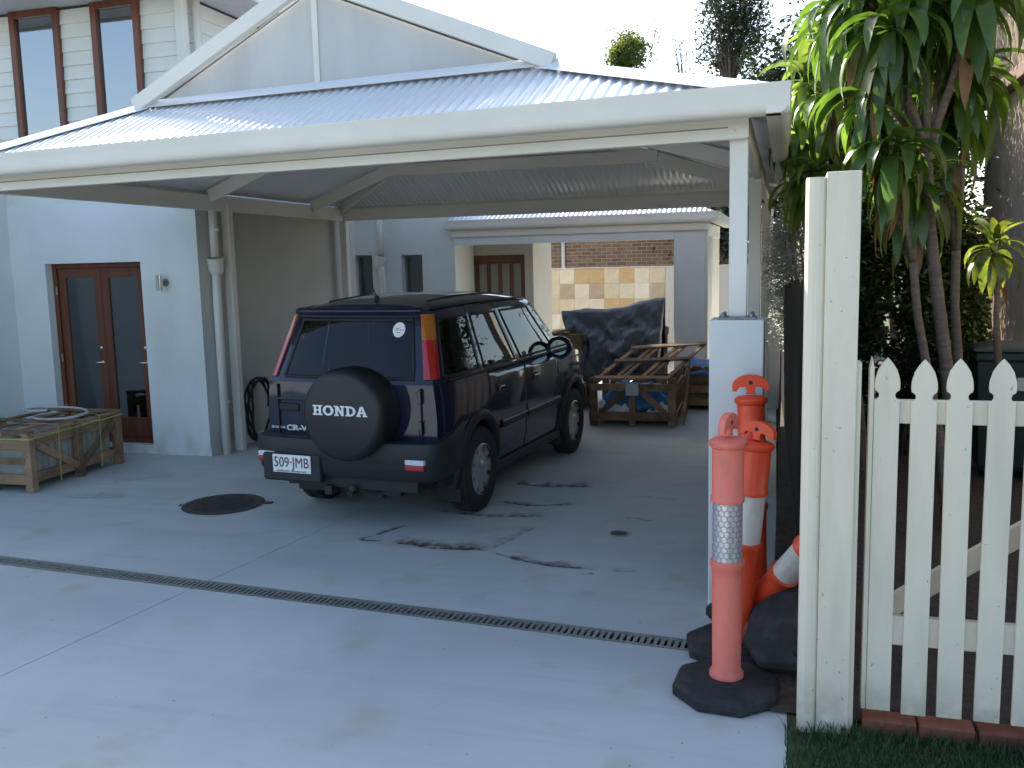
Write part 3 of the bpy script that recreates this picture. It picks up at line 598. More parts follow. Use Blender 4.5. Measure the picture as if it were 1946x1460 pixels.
# neighbour's brick house beyond
def brickmat():
    m, nd, ln, p = nodemat('brown_brickwork'); tc = nd.new('ShaderNodeTexCoord'); mp = nd.new('ShaderNodeMapping'); mp.inputs['Rotation'].default_value = (pi/2, 0, 0); ln.new(tc.outputs['Object'], mp.inputs[0])
    b = nd.new('ShaderNodeTexBrick'); b.inputs['Color1'].default_value = (.25, .155, .095, 1); b.inputs['Color2'].default_value = (.17, .10, .06, 1); b.inputs['Mortar'].default_value = (.32, .28, .23, 1)
    b.inputs['Scale'].default_value = 1; b.inputs['Brick Width'].default_value = .24; b.inputs['Row Height'].default_value = .086; b.inputs['Mortar Size'].default_value = .008; b.inputs['Mortar Smooth'].default_value = .2
    ln.new(mp.outputs[0], b.inputs[0]); ln.new(b.outputs[0], p.inputs['Base Color']); p.inputs['Roughness'].default_value = .9
    bu = nd.new('ShaderNodeBump'); bu.inputs['Strength'].default_value = .6; bu.inputs['Distance'].default_value = .01; bu.invert = True; ln.new(b.outputs[1], bu.inputs['Height']); ln.new(bu.outputs[0], p.inputs['Normal']); return m
M['brickwork'] = brickmat()
bh = empty('brick_house', (-5, 24, 0), label='brown brick house beyond the tiled garden wall', cat='house')
def bhp(m, name, mt, **k): m.T = lambda p: p - Vector((-5, 24, 0)); return m.build(name, mt, bh, **k)
m = MB(); m.box(-11, -1.2, 22, 28, 0, 3.0); bhp(m, 'wall', M['brickwork'])
m = MB(); m.add([(-11.6, 21.5, 3.0), (-.7, 21.5, 3.0), (-.7, 28.6, 3.0), (-11.6, 28.6, 3.0), (-8.5, 25, 4.2), (-3.6, 25, 4.2)], [(0, 1, 5, 4), (1, 2, 5), (2, 3, 4, 5), (3, 0, 4), (3, 2, 1, 0)]); bhp(m, 'roof', M['brown_trim'])
m = MB(); xx = on_y(1070, 490, 21.9).x; m.tube([(xx, 21.93, 0), (xx, 21.93, 3)], .045, 10); bhp(m, 'downpipe', M['steel_white'], smooth=True)
# low rendered wall at the right rear, post on it
lw = empty('boundary_wall', (-.2, 15, 0), label='rendered boundary wall with white coping and short post at the rear', cat='wall')
def lwp(m, name, mt, **k): m.T = lambda p: p - Vector((-.2, 15, 0)); return m.build(name, mt, lw, **k)
m = MB(); m.box(-.34, -.09, 13.2, 19.0, 0, 1.60); lwp(m, 'wall', M['render']); m = MB(); m.box(-.38, -.06, 13.15, 19.0, 1.602, 1.66); lwp(m, 'coping', M['steel_white'], bevel=.006)
m = MB(); m.box(-.31, -.21, 14.15, 14.25, 1.66, 2.8); lwp(m, 'post', M['steel_white'], bevel=.005)
# ================================================================== CAR
CS, CZ = .955, 1.105
def CT(p): return Vector((p.x*CS, p.y*CS, p.z*CZ))
car = empty('parked_car', (-3.39, 6.5, 0), -radians(5.67), label='dark navy four wheel drive with spare wheel on its tailgate parked under the carport', cat='car')
def cb(m, name, mt, parent=None, **k): m.T = CT; return m.build(name, mt, parent or car, **k)
def lerp_tab(t, x):
    if x <= t[0][0]: return t[0][1]
    for (a, b), (c, d) in zip(t, t[1:]):
        if x <= c: return b + (d-b)*(x-a)/(c-a)
    return t[-1][1]
WT = [(.20, .77), (.30, .815), (.45, .85), (.62, .868), (.80, .872), (.95, .862), (1.06, .845)]
def ptaper(y):
    r = 1.0
    if y < .5: r -= .065*((.5-y)/.36)**2.2
    if y > 3.6: r -= .17*((y-3.6)/.75)**2
    return r
def belt(y): return 1.06 if y < 3.3 else 1.06 - .12*((y-3.3)/1.05)**1.3
ARC = [.93, 3.55]; AR = .405
def zbot(y):
    z = .28 if y > .53 else .44
    for c in ARC:
        d = abs(y-c)
        if d < AR: z = max(z, .33 + sqrt(AR*AR-d*d))
    return z
SEAMS = [1.16, 2.06, 3.05]               # rear edge of rear door, between doors, front edge of front door
ys = [.17+.06*i for i in range(70) if .17+.06*i < 4.36] + [c+s*AR*f for c in ARC for s in (-1, 1) for f in (1, .985, .94, .86)] + [s_+d for s_ in SEAMS for d in (-.005, .005)]
ys = sorted(set(round(y, 4) for y in ys)); ys = [y for i, y in enumerate(ys) if i == 0 or y-ys[i-1] > .004 or any(abs(y-s_) < .006 for s_ in SEAMS)]
def bside(y, f, s_):
    z0, z1 = zbot(y), belt(y); z = z0+(z1-z0)*f; return Vector((s_*lerp_tab(WT, z)*ptaper(y), y, z))
FR = [0, .08, .18, .3, .42, .55, .68, .8, .9, 1]
for s_ in (-1, 1):
    parts = {'body': MB(), 'wing': MB(), 'fd': MB(), 'rd': MB(), 'gap': MB()}
    for a, b in zip(ys, ys[1:]):
        mid = (a+b)/2
        gapcol = any(abs(mid-q) < .004 for q in SEAMS)
        for f0, f1 in zip(FR, FR[1:]):
            k = 'body' if mid < 2 else 'wing'
            if gapcol: k = 'gap'
            elif SEAMS[0] < mid < SEAMS[1] and zbot(mid) < .95: k = 'rd'
            elif SEAMS[1] < mid < SEAMS[2]: k = 'fd'
            off = Vector((-s_*.012, 0, 0)) if k == 'gap' else Vector((0, 0, 0))
            parts[k].add([bside(a, f0, s_)+off, bside(b, f0, s_)+off, bside(b, f1, s_)+off, bside(a, f1, s_)+off], [(0, 1, 2, 3)])
    cb(parts['body'], 'rear_quarter_panel', M['paint'], weld=True, smooth=True); cb(parts['wing'], 'front_wing', M['paint'], weld=True, smooth=True)
    d1 = cb(parts['rd'], 'door', M['paint'], weld=True, smooth=True, solid=.004); d2 = cb(parts['fd'], 'door', M['paint'], weld=True, smooth=True, solid=.004)
    cb(parts['gap'], 'door_gap', M['black'], weld=True)
    for d_, yy in ((d1, 1.42), (d2, 2.32)):          # pull handles
        m = MB(); x = s_*.862
        m.box(*sorted((x-s_*.01, x+s_*.012)), yy-.085, yy+.085, .862, .935); cb(m, 'handle_cup', M['black'], d_, bevel=.006)
        m = MB(); m.box(*sorted((x+s_*.012, x+s_*.03)), yy-.075, yy+.06, .89, .925); cb(m, 'handle', M['paint'], d_, bevel=.008)
    # rubbing strip, sill, arch flares
    for (a, b, dd) in ((1.40, 2.04, d1), (2.08, 3.03, d2)):
        m = MB(); m.grid([[Vector((s_*(.872+q), y, z)) for (q, z) in ((0, .575), (.014, .58), (.016, .64), (0, .648))] for y in (a, a+.02, b-.02, b)]); cb(m, 'rubbing_strip', M['clad'], dd, smooth=False)
        m = MB(); m.box(*sorted((s_*.880, s_*.893)), a+.01, b-.01, .628, .642); cb(m, 'bright_strip', M['alloy'], dd)
    m = MB(); m.box(*sorted((s_*.70, s_*.835)), 1.33, 3.15, .225, .30); cb(m, 'sill', M['clad'], bevel=.012)
    for c in ARC:
        m = MB(); rows = []
        for i in range(25):
            a = pi*(-.06 + 1.12*i/24); ca, sa = cos(a), sin(a); row = []
            for (rr, xo) in ((AR-.02, -.06), (AR-.015, .022), (AR+.02, .03), (AR+.055, .022), (AR+.065, -.005)):
                yy = c - rr*ca; zz = max(.33+rr*sa, .2); xw = lerp_tab(WT, zz)*ptaper(yy); row.append(Vector((s_*(xw+xo), yy, zz)))
            rows.append(row)
        m.grid(rows); cb(m, 'arch_flare', M['clad'], smooth=True)
        m = MB(); rows = []
        for i in range(17):
            a = pi*i/16; rows.append([Vector((s_*x, c-(AR+.0)*cos(a), .33+(AR)*sin(a))) for x in (.48, .83)])
        m.grid(rows); cb(m, 'arch_liner', M['black'])
        m = MB(); m.box(*sorted((s_*.62, s_*.83)), c-.37, c-.355, .14, .42); cb(m, 'mud_flap', M['black'])
# rear lower face
RT = [-1, -.93, -.86, -.80, -.6, -.4, -.2, 0, .2, .4, .6, .80, .86, .93, 1]
def yrl(z): return .17
def rearpt(t, z, w, y): return Vector((t*w, y - .045*(1-abs(t)**3), z))
m = MB(); rows = []
for z in (.42, .55, .66, .68, .80, .92, 1.06):
    w = lerp_tab(WT, z)*ptaper(.17); yy = .17 - (.012 if z > .9 else 0)*0
    rows.append([rearpt(t, z, w, yy) for t in RT])
m.grid(rows); tg = cb(m, 'tailgate', M['paint'], smooth=True)
# cabin
CR_ = [(1.06, .845), (1.10, .833), (1.19, .807), (1.28, .780), (1.37, .752), (1.45, .729), (1.51, .712), (1.55, .697), (1.59, .664), (1.622, .60), (1.645, .50), (1.66, .36), (1.669, .18), (1.672, 0)]
UL = [0, .02, .05, .075, .11, .15, .20, .262, .272, .276, .300, .36, .42, .48, .535, .55, .556, .56, .585, .65, .72, .79, .86, .90, .95, 1.0]
def yr_(z): return lerp_tab([(1.06, .17), (1.55, .40), (1.672, .50)], z)
def yf_(z): return lerp_tab([(1.06, 3.36), (1.55, 2.70), (1.672, 2.52)], z)
def cabpt(u, i, s_):
    z, w = CR_[i]; y = yr_(z)+u*(yf_(z)-yr_(z)); zz = z
    cr = lerp_tab([(0, .55), (.12, .85), (.35, 1.08), (.7, 1.05), (.9, .8), (1, .6)], u)
    if z > 1.55: zz = 1.55+(z-1.55)*cr
    tp_ = 1 - .03*max(0, (.12-u)/.12)**2 - .05*max(0, (u-.75)/.25)**2
    w *= (ptaper(.17)+(1-ptaper(.17))*min(1, u/.12)) if u < .12 else 1
    return Vector((s_*w*(1 if u < .75 else tp_), y, zz))
WINS = [('quarter_window', .05, .262), ('rear_door_window', .300, .535), ('front_door_window', .585, .90)]
lamp_cols = 2
for s_ in (-1, 1):
    body, gap = MB(), MB(); wm = [MB() for _ in WINS]
    for iu, (a, b) in enumerate(zip(UL, UL[1:])):
        mid = (a+b)/2
        for i in range(len(CR_)-1):
            q = [cabpt(a, i, s_), cabpt(b, i, s_), cabpt(b, i+1, s_), cabpt(a, i+1, s_)]
            wi = None
            if 1 <= i <= 5:
                for k, (_, u0, u1) in enumerate(WINS):
                    if u0 < mid < u1: wi = k
            if wi is not None: wm[wi].add(q, [(0, 1, 2, 3)])
            elif i < 8 and (.272 < mid < .276 or .55 < mid < .556): gap.add([p+Vector((-s_*.01, 0, 0)) for p in q], [(0, 1, 2, 3)])
            else: body.add(q, [(0, 1, 2, 3)])
    cb(body, 'roof_and_pillars', M['paint'], weld=True, smooth=True); cb(gap, 'door_gap', M['black'])
    for k, (nm, u0, u1) in enumerate(WINS):
        pane = cb(wm[k], 'window', M['car_glass'], weld=True, smooth=True)
        path = [cabpt(u0, i, s_) for i in range(1, 7)] + [cabpt(u, 6, s_) for u in UL if u0 < u < u1] + [cabpt(u1, i, s_) for i in range(6, 0, -1)] + [cabpt(u, 1, s_) for u in reversed(UL) if u0 < u < u1]
        m = MB(); m.tube(path + [path[0]], .011, 6, cap=False); cb(m, 'window_seal', M['black'], pane, smooth=True)
    # waist seal and drip rail
    m = MB(); m.tube([cabpt(u, 0, s_)+Vector((s_*.004, 0, .012)) for u in UL[3:]], .010, 6); cb(m, 'waist_seal', M['black'], smooth=True)
    m = MB(); m.tube([cabpt(u, 8, s_)+Vector((s_*.004, 0, .01)) for u in UL[1:]], .009, 6); cb(m, 'drip_rail', M['black'], smooth=True)
    # tail light: rear face strip + side strip, amber above red
    def lampmesh(i0, i1):
        m = MB(); rows = []
        for i in range(i0, i1+1):
            z, w = CR_[i]; w0 = cabpt(0, i, s_)
            n_ = Vector((s_*.010, -.012, 0))
            r_in = Vector((s_*abs(w0.x)*.915, w0.y-.03, w0.z))
            rows.append([r_in+Vector((0, .02, 0)), r_in, Vector((s_*abs(w0.x)*.955, w0.y-.026, w0.z)), Vector((s_*abs(w0.x)*.985, w0.y-.014, w0.z)), w0+Vector((s_*.012, .012, 0)), cabpt(.014, i, s_)+Vector((s_*.014, 0, 0)), cabpt(.030, i, s_)+Vector((s_*.012, 0, 0)), cabpt(.030, i, s_)+Vector((-s_*.01, 0, 0))])
        m.grid(rows); n = 8; m.f += [tuple(range(n)), tuple(range((len(rows)-1)*n+n-1, (len(rows)-1)*n-1, -1))]; return m
    tl = cb(lampmesh(1, 4), 'tail_light', M['red_lens'], angle=50); cb(lampmesh(4, 7), 'turn_signal', M['amber_lens'], tl, angle=50)
# rear upper face: pillars, rear window, top band
m, gw = MB(), MB()
for i in range(0, 7):
    z0, z1 = CR_[i][0], CR_[i+1][0]; w0, w1 = abs(cabpt(0, i, 1).x), abs(cabpt(0, i+1, 1).x)
    for a, b in zip(RT, RT[1:]):
        q = [rearpt(a, z0, w0, yr_(z0)), rearpt(b, z0, w0, yr_(z0)), rearpt(b, z1, w1, yr_(z1)), rearpt(a, z1, w1, yr_(z1))]
        (gw if (1 <= i <= 5 and abs((a+b)/2) < .80) else m).add(q, [(0, 1, 2, 3)])
top = [cabpt(0, i, -1) for i in range(7, len(CR_)-1)] + [cabpt(0, i, 1) for i in range(len(CR_)-1, 6, -1)]
bot = [rearpt(t, CR_[7][0], abs(cabpt(0, 7, 1).x), yr_(1.55)) for t in reversed(RT)]
m.add(top + bot[1:-1], [tuple(range(len(top)+len(bot)-2))])
cb(m, 'tailgate_upper', M['paint'], weld=True, smooth=False)
rw = cb(gw, 'rear_window', M['car_glass'], weld=True, smooth=True)
def rwp(t, i): return rearpt(t, CR_[i][0], abs(cabpt(0, i, 1).x), yr_(CR_[i][0]))
path = [rwp(-.8, i) for i in range(1, 7)] + [rwp(t, 6) for t in RT if abs(t) < .8] + [rwp(.8, i) for i in range(6, 0, -1)] + [rwp(t, 1) for t in reversed(RT) if abs(t) < .8]
m = MB(); m.tube(path+[path[0]], .014, 6, cap=False); cb(m, 'window_seal', M['black'], rw, smooth=True)
m = MB(); m.tube([(-.55, .205, 1.09), (-.15, .185, 1.105), (.0, .18, 1.11)], .008, 6); m.tube([(-.15, .175, 1.11), (.1, .16, 1.085), (.2, .155, 1.06)], .013, 6); cb(m, 'wiper', M['black'], rw)
m = MB(); rows = [[rearpt(t, z, abs(cabpt(0, 7, 1).x)*.93, yy) for t in RT] for (z, yy) in ((1.555, .385), (1.56, .35), (1.585, .345), (1.60, .40))]; m.grid(rows); cb(m, 'spoiler_lip', M['paint'], smooth=True)
m = MB(); c = rwp(.62, 5); m.lathe([(.001, 0), (.058, 0), (.058, .002), (.001, .002)], 28, Matrix.Translation(c+Vector((0, -.006, -.01))) @ Matrix.Rotation(pi/2-.42, 4, 'X')); stk = cb(m, 'round_sticker', M['white_print'], rw)
m = MB(); 
for (a, b, z) in ((-.03, .0, .012), (-.045, .045, .0), (-.02, .02, -.02)):
    m.box(a, b, -.0005, .0005, z-.002, z+.002, Matrix.Translation(c+Vector((0, -.0105, -.01))) @ Matrix.Rotation(-.42, 4, 'X'))
cb(m, 'sticker_print', M['red_lens'], rw)
# windscreen
m = MB(); m.grid([[cabpt(1, i, -1).lerp(cabpt(1, i, 1), t) + Vector((0, .06*(1-(2*t-1)**2), 0)) for t in (0, .2, .4, .6, .8, 1)] for i in range(0, 8)]); cb(m, 'windscreen', M['car_glass'], smooth=True)
top = [cabpt(1, i, -1) for i in range(7, len(CR_)-1)] + [cabpt(1, i, 1) for i in range(len(CR_)-1, 6, -1)]
m = MB(); m.add(top, [tuple(range(len(top)))]); cb(m, 'windscreen_header', M['paint'])
# bonnet, nose, grille, headlights
m = MB(); rows = []
for y in [3.30+.07*i for i in range(16)]:
    w = abs(bside(y, 1, 1).x); rows.append([Vector((w*t, y, belt(y)+.055*(1-t*t))) for t in (-1, -.9, -.7, -.4, 0, .4, .7, .9, 1)])
m.grid(rows); cb(m, 'bonnet', M['paint'], smooth=True)
yl = ys[-1]; m = MB(); rows = []
for f in (0, .2, .45, .7, .9, 1): q = bside(yl, f, 1); rows.append([Vector((q.x*t, yl+.10*(1-t*t), q.z)) for t in (-1, -.8, -.4, 0, .4, .8, 1)])
rows.append([Vector((abs(bside(yl, 1, 1).x)*t, yl+.03*(1-t*t), belt(yl)+.055*(1-t*t))) for t in (-1, -.8, -.4, 0, .4, .8, 1)])
m.grid(rows); cb(m, 'nose', M['paint'], smooth=True)
m = MB(); m.box(-.42, .42, yl+.05, yl+.115, .74, .86); cb(m, 'grille', M['black'], bevel=.01)
for s_ in (-1, 1): m = MB(); m.box(*sorted((s_*.45, s_*.68)), yl-.02, yl+.085, .73, .87); cb(m, 'headlight', M['clear_lens'], bevel=.02)
# bumpers: section swept round a plan path
def bumper(path, sec, name):
    m = MB(); rows = []
    for i, p in enumerate(path):
        a = Vector(path[max(i-1, 0)]); b = Vector(path[min(i+1, len(path)-1)]); d = (b-a).normalized(); n_ = Vector((d.y, -d.x))
        tpr = lerp_tab([(0, 0), (.12, 1)], min(i, len(path)-1-i)/len(path)*1.0) if False else 1
        rise = .09*max(0, (p[1]-.15)/.4) if 'rear' in name else 0
        rows.append([Vector((p[0]+n_.x*o_, p[1]+n_.y*o_, z+(rise if z > .5 else 0))) for o_, z in sec])
    m.grid(rows); n = len(sec); m.f += [tuple(range(n)), tuple(range(len(rows)*n-1, (len(rows)-1)*n-1, -1))]; return cb(m, name, M['clad'], angle=35)
half = [(.860, .56), (.878, .42), (.882, .28), (.875, .15), (.845, .055), (.78, .005), (.66, -.015), (.4, -.03), (.2, -.035)]
pth = half + [(0, -.03)] + [(-x, y) for x, y in reversed(half)]
sec = [(-.16, .66), (-.03, .675), (.012, .665), (.024, .64), (.026, .56), (.018, .53), (.012, .50), (.004, .43), (-.03, .39), (-.16, .38)]
rb = bumper([(-x, y) for x, y in pth], sec, 'rear_bumper')
for s_ in (-1, 1):
    m = MB(); m.box(*sorted((s_*.63, s_*.80)), -.045, .03, .485, .520); l_ = cb(m, 'bumper_reflector', M['red_lens'], rb, bevel=.006)
    m = MB(); m.box(*sorted((s_*.63, s_*.80)), -.045, .03, .522, .560); cb(m, 'reversing_light', M['clear_lens'], rb, bevel=.006)
    for q in (-1, 1): pass
m = MB(); m.box(-.74, -.16, -.072, .0, .345, .555); cb(m, 'plate_panel', M['clad'], rb, bevel=.02)
m = MB(); m.box(-.5, .5, .1, 4.1, .26, .36); cb(m, 'underbody', M['black']); m = MB(); m.box(-.55, .7, .03, .25, .31, .42); cb(m, 'rear_valance', M['black'])
m = MB(); m.tube([(.25, .55, .30), (.25, .1, .30)], .09, 12); m.tube([(.02, .3, .28), (.06, .02, .27)], .025, 10); cb(m, 'exhaust', M['black'])
m = MB(); m.box(-.16, -.09, -.02, .4, .26, .325); cb(m, 'tow_hitch', M['clad'], bevel=.004); m = MB(); m.lathe([(.01, 0), (.028, .02), (.028, .045), (.008, .06)], 12, Matrix.Translation((.11, -.01, .29))); cb(m, 'tow_ball', M['iron'])
fh = [(.80, 4.12), (.76, 4.30), (.66, 4.42), (.4, 4.47)]
fp = [(-x, y) for x, y in fh] + [(0, 4.48)] + [(x, y) for x, y in reversed(fh)]
bumper([(-x, y) for x, y in fp], [(-.14, .62), (.0, .63), (.02, .58), (.02, .42), (-.03, .32), (-.14, .31)], 'front_bumper')
# number plate
def text_mesh(body, size, mt, M_, name, parent, ext=.001, sxx=1.0, bold=0, align='CENTER'):
    cu = bpy.data.curves.new('tmp', 'FONT'); cu.body = body; cu.size = size; cu.extrude = ext; cu.offset = bold; cu.align_x = align; cu.align_y = 'CENTER'; cu.resolution_u = 3
    ob = bpy.data.objects.new('tmp', cu); COL.objects.link(ob); dg = bpy.context.evaluated_depsgraph_get(); me = bpy.data.meshes.new_from_object(ob.evaluated_get(dg)); bpy.data.objects.remove(ob)
    me.transform(Matrix.Diagonal((sxx, 1, 1, 1))); me.transform(M_); me.materials.clear(); me.materials.append(mt); me.name = name
    o = bpy.data.objects.new(name, me); COL.objects.link(o); o.parent = parent; return o
m = MB(); m.box(-.625, -.245, -.084, -.0725, .415, .548); pl = cb(m, 'number_plate', M['white_print'], bevel=.004)
pc = CT(Vector((-.435, -.0855, .489))); RX = Matrix.Rotation(pi/2, 4, 'X')
text_mesh('509·JMB', .118, M['maroon'], Matrix.Translation(pc) @ RX, 'plate_characters', pl, .0015, .86, 0)
text_mesh('QUEENSLAND - SUNSHINE STATE', .019, M['blue_print'], Matrix.Translation(pc+Vector((0, 0, -.069))) @ RX, 'plate_slogan', pl, .0008, 1.0)
# slab-serif lettering
def glyph(ch):
    sq = lambda a, b, c, d: [(a, c), (b, c), (b, d), (a, d)]
    if ch == 'H': return [sq(.12, .34, .14, .86), sq(.58, .80, .14, .86), sq(0, .45, .86, 1), sq(.47, .92, .86, 1), sq(0, .45, 0, .14), sq(.47, .92, 0, .14), sq(.34, .58, .42, .58)], .92
    if ch == 'N': return [[(0, 1), (.36, 1), (.70, .40), (.70, .86), (.57, .86), (.57, 1), (1.0, 1), (1.0, .86), (.88, .86), (.88, 0), (.68, 0), (.32, .64), (.32, .14), (.43, .14), (.43, 0), (0, 0), (0, .14), (.12, .14), (.12, .86), (0, .86)]], 1.0
    if ch == 'A':
        l = [(0, 0), (0, .14), (.07, .14), (.37, 1), (.5, 1), (.5, .78), (.41, .44), (.5, .44), (.5, .29), (.36, .29), (.31, .14), (.40, .14), (.40, 0)]
        return [l, [(1-x, y) for x, y in reversed(l)]], 1.0
    if ch == 'O':
        out = []; n = 28
        for k in range(n):
            a, b = 2*pi*k/n, 2*pi*(k+1)/n
            out.append([(.5+.5*cos(a), .5+.51*sin(a)), (.5+.5*cos(b), .5+.51*sin(b)), (.5+.26*cos(b), .5+.33*sin(b)), (.5+.26*cos(a), .5+.33*sin(a))])
        return out, 1.0
    if ch == 'D':
        out = [[(0, 0), (0, .14), (.12, .14), (.12, .86), (0, .86), (0, 1), (.35, 1), (.35, 0)]]; n = 14
        for k in range(n):
            a, b = -pi/2+pi*k/n, -pi/2+pi*(k+1)/n
            out.append([(.35+.60*cos(a), .5+.5*sin(a)), (.35+.60*cos(b), .5+.5*sin(b)), (.35+.37*cos(b), .5+.34*sin(b)), (.35+.37*cos(a), .5+.34*sin(a))])
        return out, .95
def slab_text(word, h, wscale, M_, name, mt, parent, gap=.08, ext=.003):
    m = MB(); x = 0; gl = [glyph(c) for c in word]; tot = sum(w for _, w in gl)+gap*(len(gl)-1)
    for polys, w in gl:
        for p in polys:
            p = [((x+a-tot/2)*h*wscale, (b-.5)*h) for a, b in p]; m.prism(p, ext, M_)
        x += w+gap
    return m.build(name, mt, parent)
# spare wheel
sp = empty('spare_wheel', CT(Vector((.135, .10, .868)))); sp.parent = car
RY = Matrix.Rotation(pi/2, 4, 'X')          # lathe z -> -y
m = MB(); m.lathe([(.28, -.06), (.352, -.04), (.366, .02), (.366, .20), (.352, .245), (.325, .268), (.305, .274), (.001, .284)], 56, RY); sc = m.build('spare_wheel_cover', M['vinyl'], sp, angle=38)
slab_text('HONDA', .078, 1.22, Matrix.Translation((.005, -.2815, .045)) @ RX, 'lettering', M['white_print'], sp, .06)
m = MB(); m.lathe([(.12, -.0), (.12, -.10)], 20, RY); m.build('spare_wheel_bracket', M['black'], sp)
# badges, tailgate handle, seams
slab_text('HONDA', .020, 1.3, Matrix.Translation(CT(Vector((-.715, .147, .712)))) @ RX, 'maker_badge', M['chrome'], car, .1)
text_mesh('CR-V', .062, M['chrome'], Matrix.Translation(CT(Vector((-.515, .134, .712)))) @ RX, 'model_badge', car, .003, 1.45, .003)
m = MB(); m.box(-.68, -.48, .12, .15, .84, .90); cb(m, 'tailgate_handle', M['black'], bevel=.01); m = MB(); m.box(-.70, -.25, .105, .16, .925, .945); cb(m, 'tailgate_ledge', M['paint'], bevel=.008)
m = MB(); m.box(-.70, -.25, .115, .16, .660, .672); cb(m, 'tailgate_crease', M['black'])
for s_ in (-1, 1):
    m = MB(); m.box(s_*.70-.004, s_*.70+.004, .135, .18, .66, 1.04); cb(m, 'tailgate_gap', M['black'])
for z in (.76, .98): m = MB(); m.box(.685, .715, .105, .16, z-.05, z+.05); cb(m, 'tailgate_hinge', M['paint'], bevel=.006)
# mirrors
for s_ in (-1, 1):
    mr = empty('door_mirror', CT(Vector((s_*.945, 2.86, 1.115)))); mr.parent = car; mr.scale = (1.3, 1.2, 1.45)
    m = MB(); m.lathe([(.001, -.10), (.07, -.085), (.10, -.03), (.105, .015), (.098, .03), (.070, .028), (.069, .02)], 20, Matrix.Rotation(pi/2, 4, 'X') @ Matrix.Diagonal((1.0, .78, 1, 1)), cap=False); m.build('housing', M['paint'], mr, angle=60)
    m = MB(); m.lathe([(.001, 0.020), (.070, .020)], 20, Matrix.Rotation(pi/2, 4, 'X') @ Matrix.Diagonal((1.0, .78, 1, 1)), cap=False); m.build('glass', M['mirror'], mr)
    m = MB(); m.box(*sorted((-s_*.14, -s_*.06)), -.01, .06, -.06, -.02); m.build('stalk', M['black'], mr, bevel=.008)
# antenna
m = MB(); b_ = cabpt(.10, 13, 1); m.lathe([(.001, .03), (.02, .025), (.028, 0), (.03, -.01)], 14, Matrix.Translation(b_)); m.tube([b_+Vector((0, 0, .015)), b_+Vector((-.05, -.14, .26))], [.006, .0035], 6); cb(m, 'antenna', M['black'])
for s_ in (-1, 1):
    m = MB(); m.tube([cabpt(u, 10, s_)+Vector((0, 0, .002)) for u in UL if .1 < u < .9], .007, 6); cb(m, 'roof_moulding', M['black'], smooth=True)
# wheels
def wheel(x, y, s_):
    w = empty('wheel', (x*CS, y*CS, .362)); w.parent = car
    R_ = Matrix.Rotation(s_*pi/2, 4, 'Y')       # lathe z -> outward x
    prof = [(.20, -.10), (.30, -.105), (.345, -.09), (.362, -.06), (.362, .055), (.348, .088), (.30, .104), (.235, .104), (.215, .092), (.205, .06), (.20, -.10)]
    m = MB(); m.lathe(prof, 48, R_)
    for k in range(48):
        a = 2*pi*k/48; m.box(.36, .3665, -.012, .012, .018, .078, R_ @ Matrix.Rotation(a, 4, 'Z')); m.box(.36, .3665, -.012, .012, -.078, -.018, R_ @ Matrix.Rotation(a+.06, 4, 'Z'))
    m.build('tyre', M['tyre'], w, angle=40)
    m = MB(); m.lathe([(.212, .100), (.222, .095), (.212, .075), (.20, .02), (.198, -.08)], 40, R_, cap=False)
    m.lathe([(.135, .056), (.135, .079), (.06, .085)], 32, R_, cap=False)
    for k in range(8):                             # eight wide spokes, oval holes between
        a = 2*pi*k/8; q = R_ @ Matrix.Rotation(a, 4, 'Z')
        m.prism([(.12, -.048), (.165, -.040), (.208, -.066), (.208, .066), (.165, .040), (.12, .048)], .022, q @ Matrix.Translation((0, 0, .058)))
    m.lathe([(.075, .04), (.075, .083), (.05, .095), (.04, .10), (.001, .10)], 24, R_); m.build('rim', M['alloy'], w, angle=35)
    m = MB(); m.lathe([(.19, -.02), (.001, -.02)], 24, R_, cap=False); m.build('brake_disc', M['black'], w)
for s_ in (-1, 1):
    for y in ARC: wheel(s_*.775, y, s_)
# interior
def seat(x, y, w=.5):
    s0 = empty('car_seat', CT(Vector((x, y, 0)))); s0.parent = car
    m = MB(); m.box(-w/2, w/2, -.1, .42, .40, .58); m.build('cushion', M['seat'], s0, bevel=.05)
    m = MB(); m.box(-w/2, w/2, -.06, .08, .52, 1.18, Matrix.Translation((0, -.12, 0)) @ Matrix.Rotation(radians(-12), 4, 'X') ); m.build('backrest', M['seat'], s0, bevel=.05)
    for hx in ((0,) if w < .8 else (-.34, .34)):
        m = MB(); m.box(hx-.13, hx+.13, -.05, .05, 1.20, 1.40, Matrix.Translation((0, -.02, .0))); m.build('headrest', M['seat'], s0, bevel=.04)
seat(-.37, 2.15); seat(.37, 2.15); seat(0, 1.25, 1.2)
m = MB(); m.box(-.75, .75, .35, 3.3, .36, .40); cb(m, 'floor', M['black']); m = MB(); m.box(-.76, .76, 2.95, 3.32, .75, 1.04); cb(m, 'dashboard', M['black'], bevel=.03)
m = MB(); m.lathe([(.19+.014*cos(2*pi*k/8), .014*sin(2*pi*k/8)) for k in range(8)], 28, Matrix.Translation((.37, 2.75, 1.02)) @ Matrix.Rotation(radians(65), 4, 'X'), close=True); cb(m, 'steering_wheel', M['black'], smooth=True)
# indicator repeater
m = MB(); m.box(.838, .866, 3.16, 3.20, .80, .835); cb(m, 'side_repeater', M['amber_lens'], bevel=.005)
# ================================================================== CRATES AND STACKS
def plank(p, q, w, t, parent, mt='crate', up=(0, 0, 1), name='plank', bev=.003):
    m = MB(); m.beam(p, q, w, t, up); return m.build(name, M[mt], parent, bevel=bev)
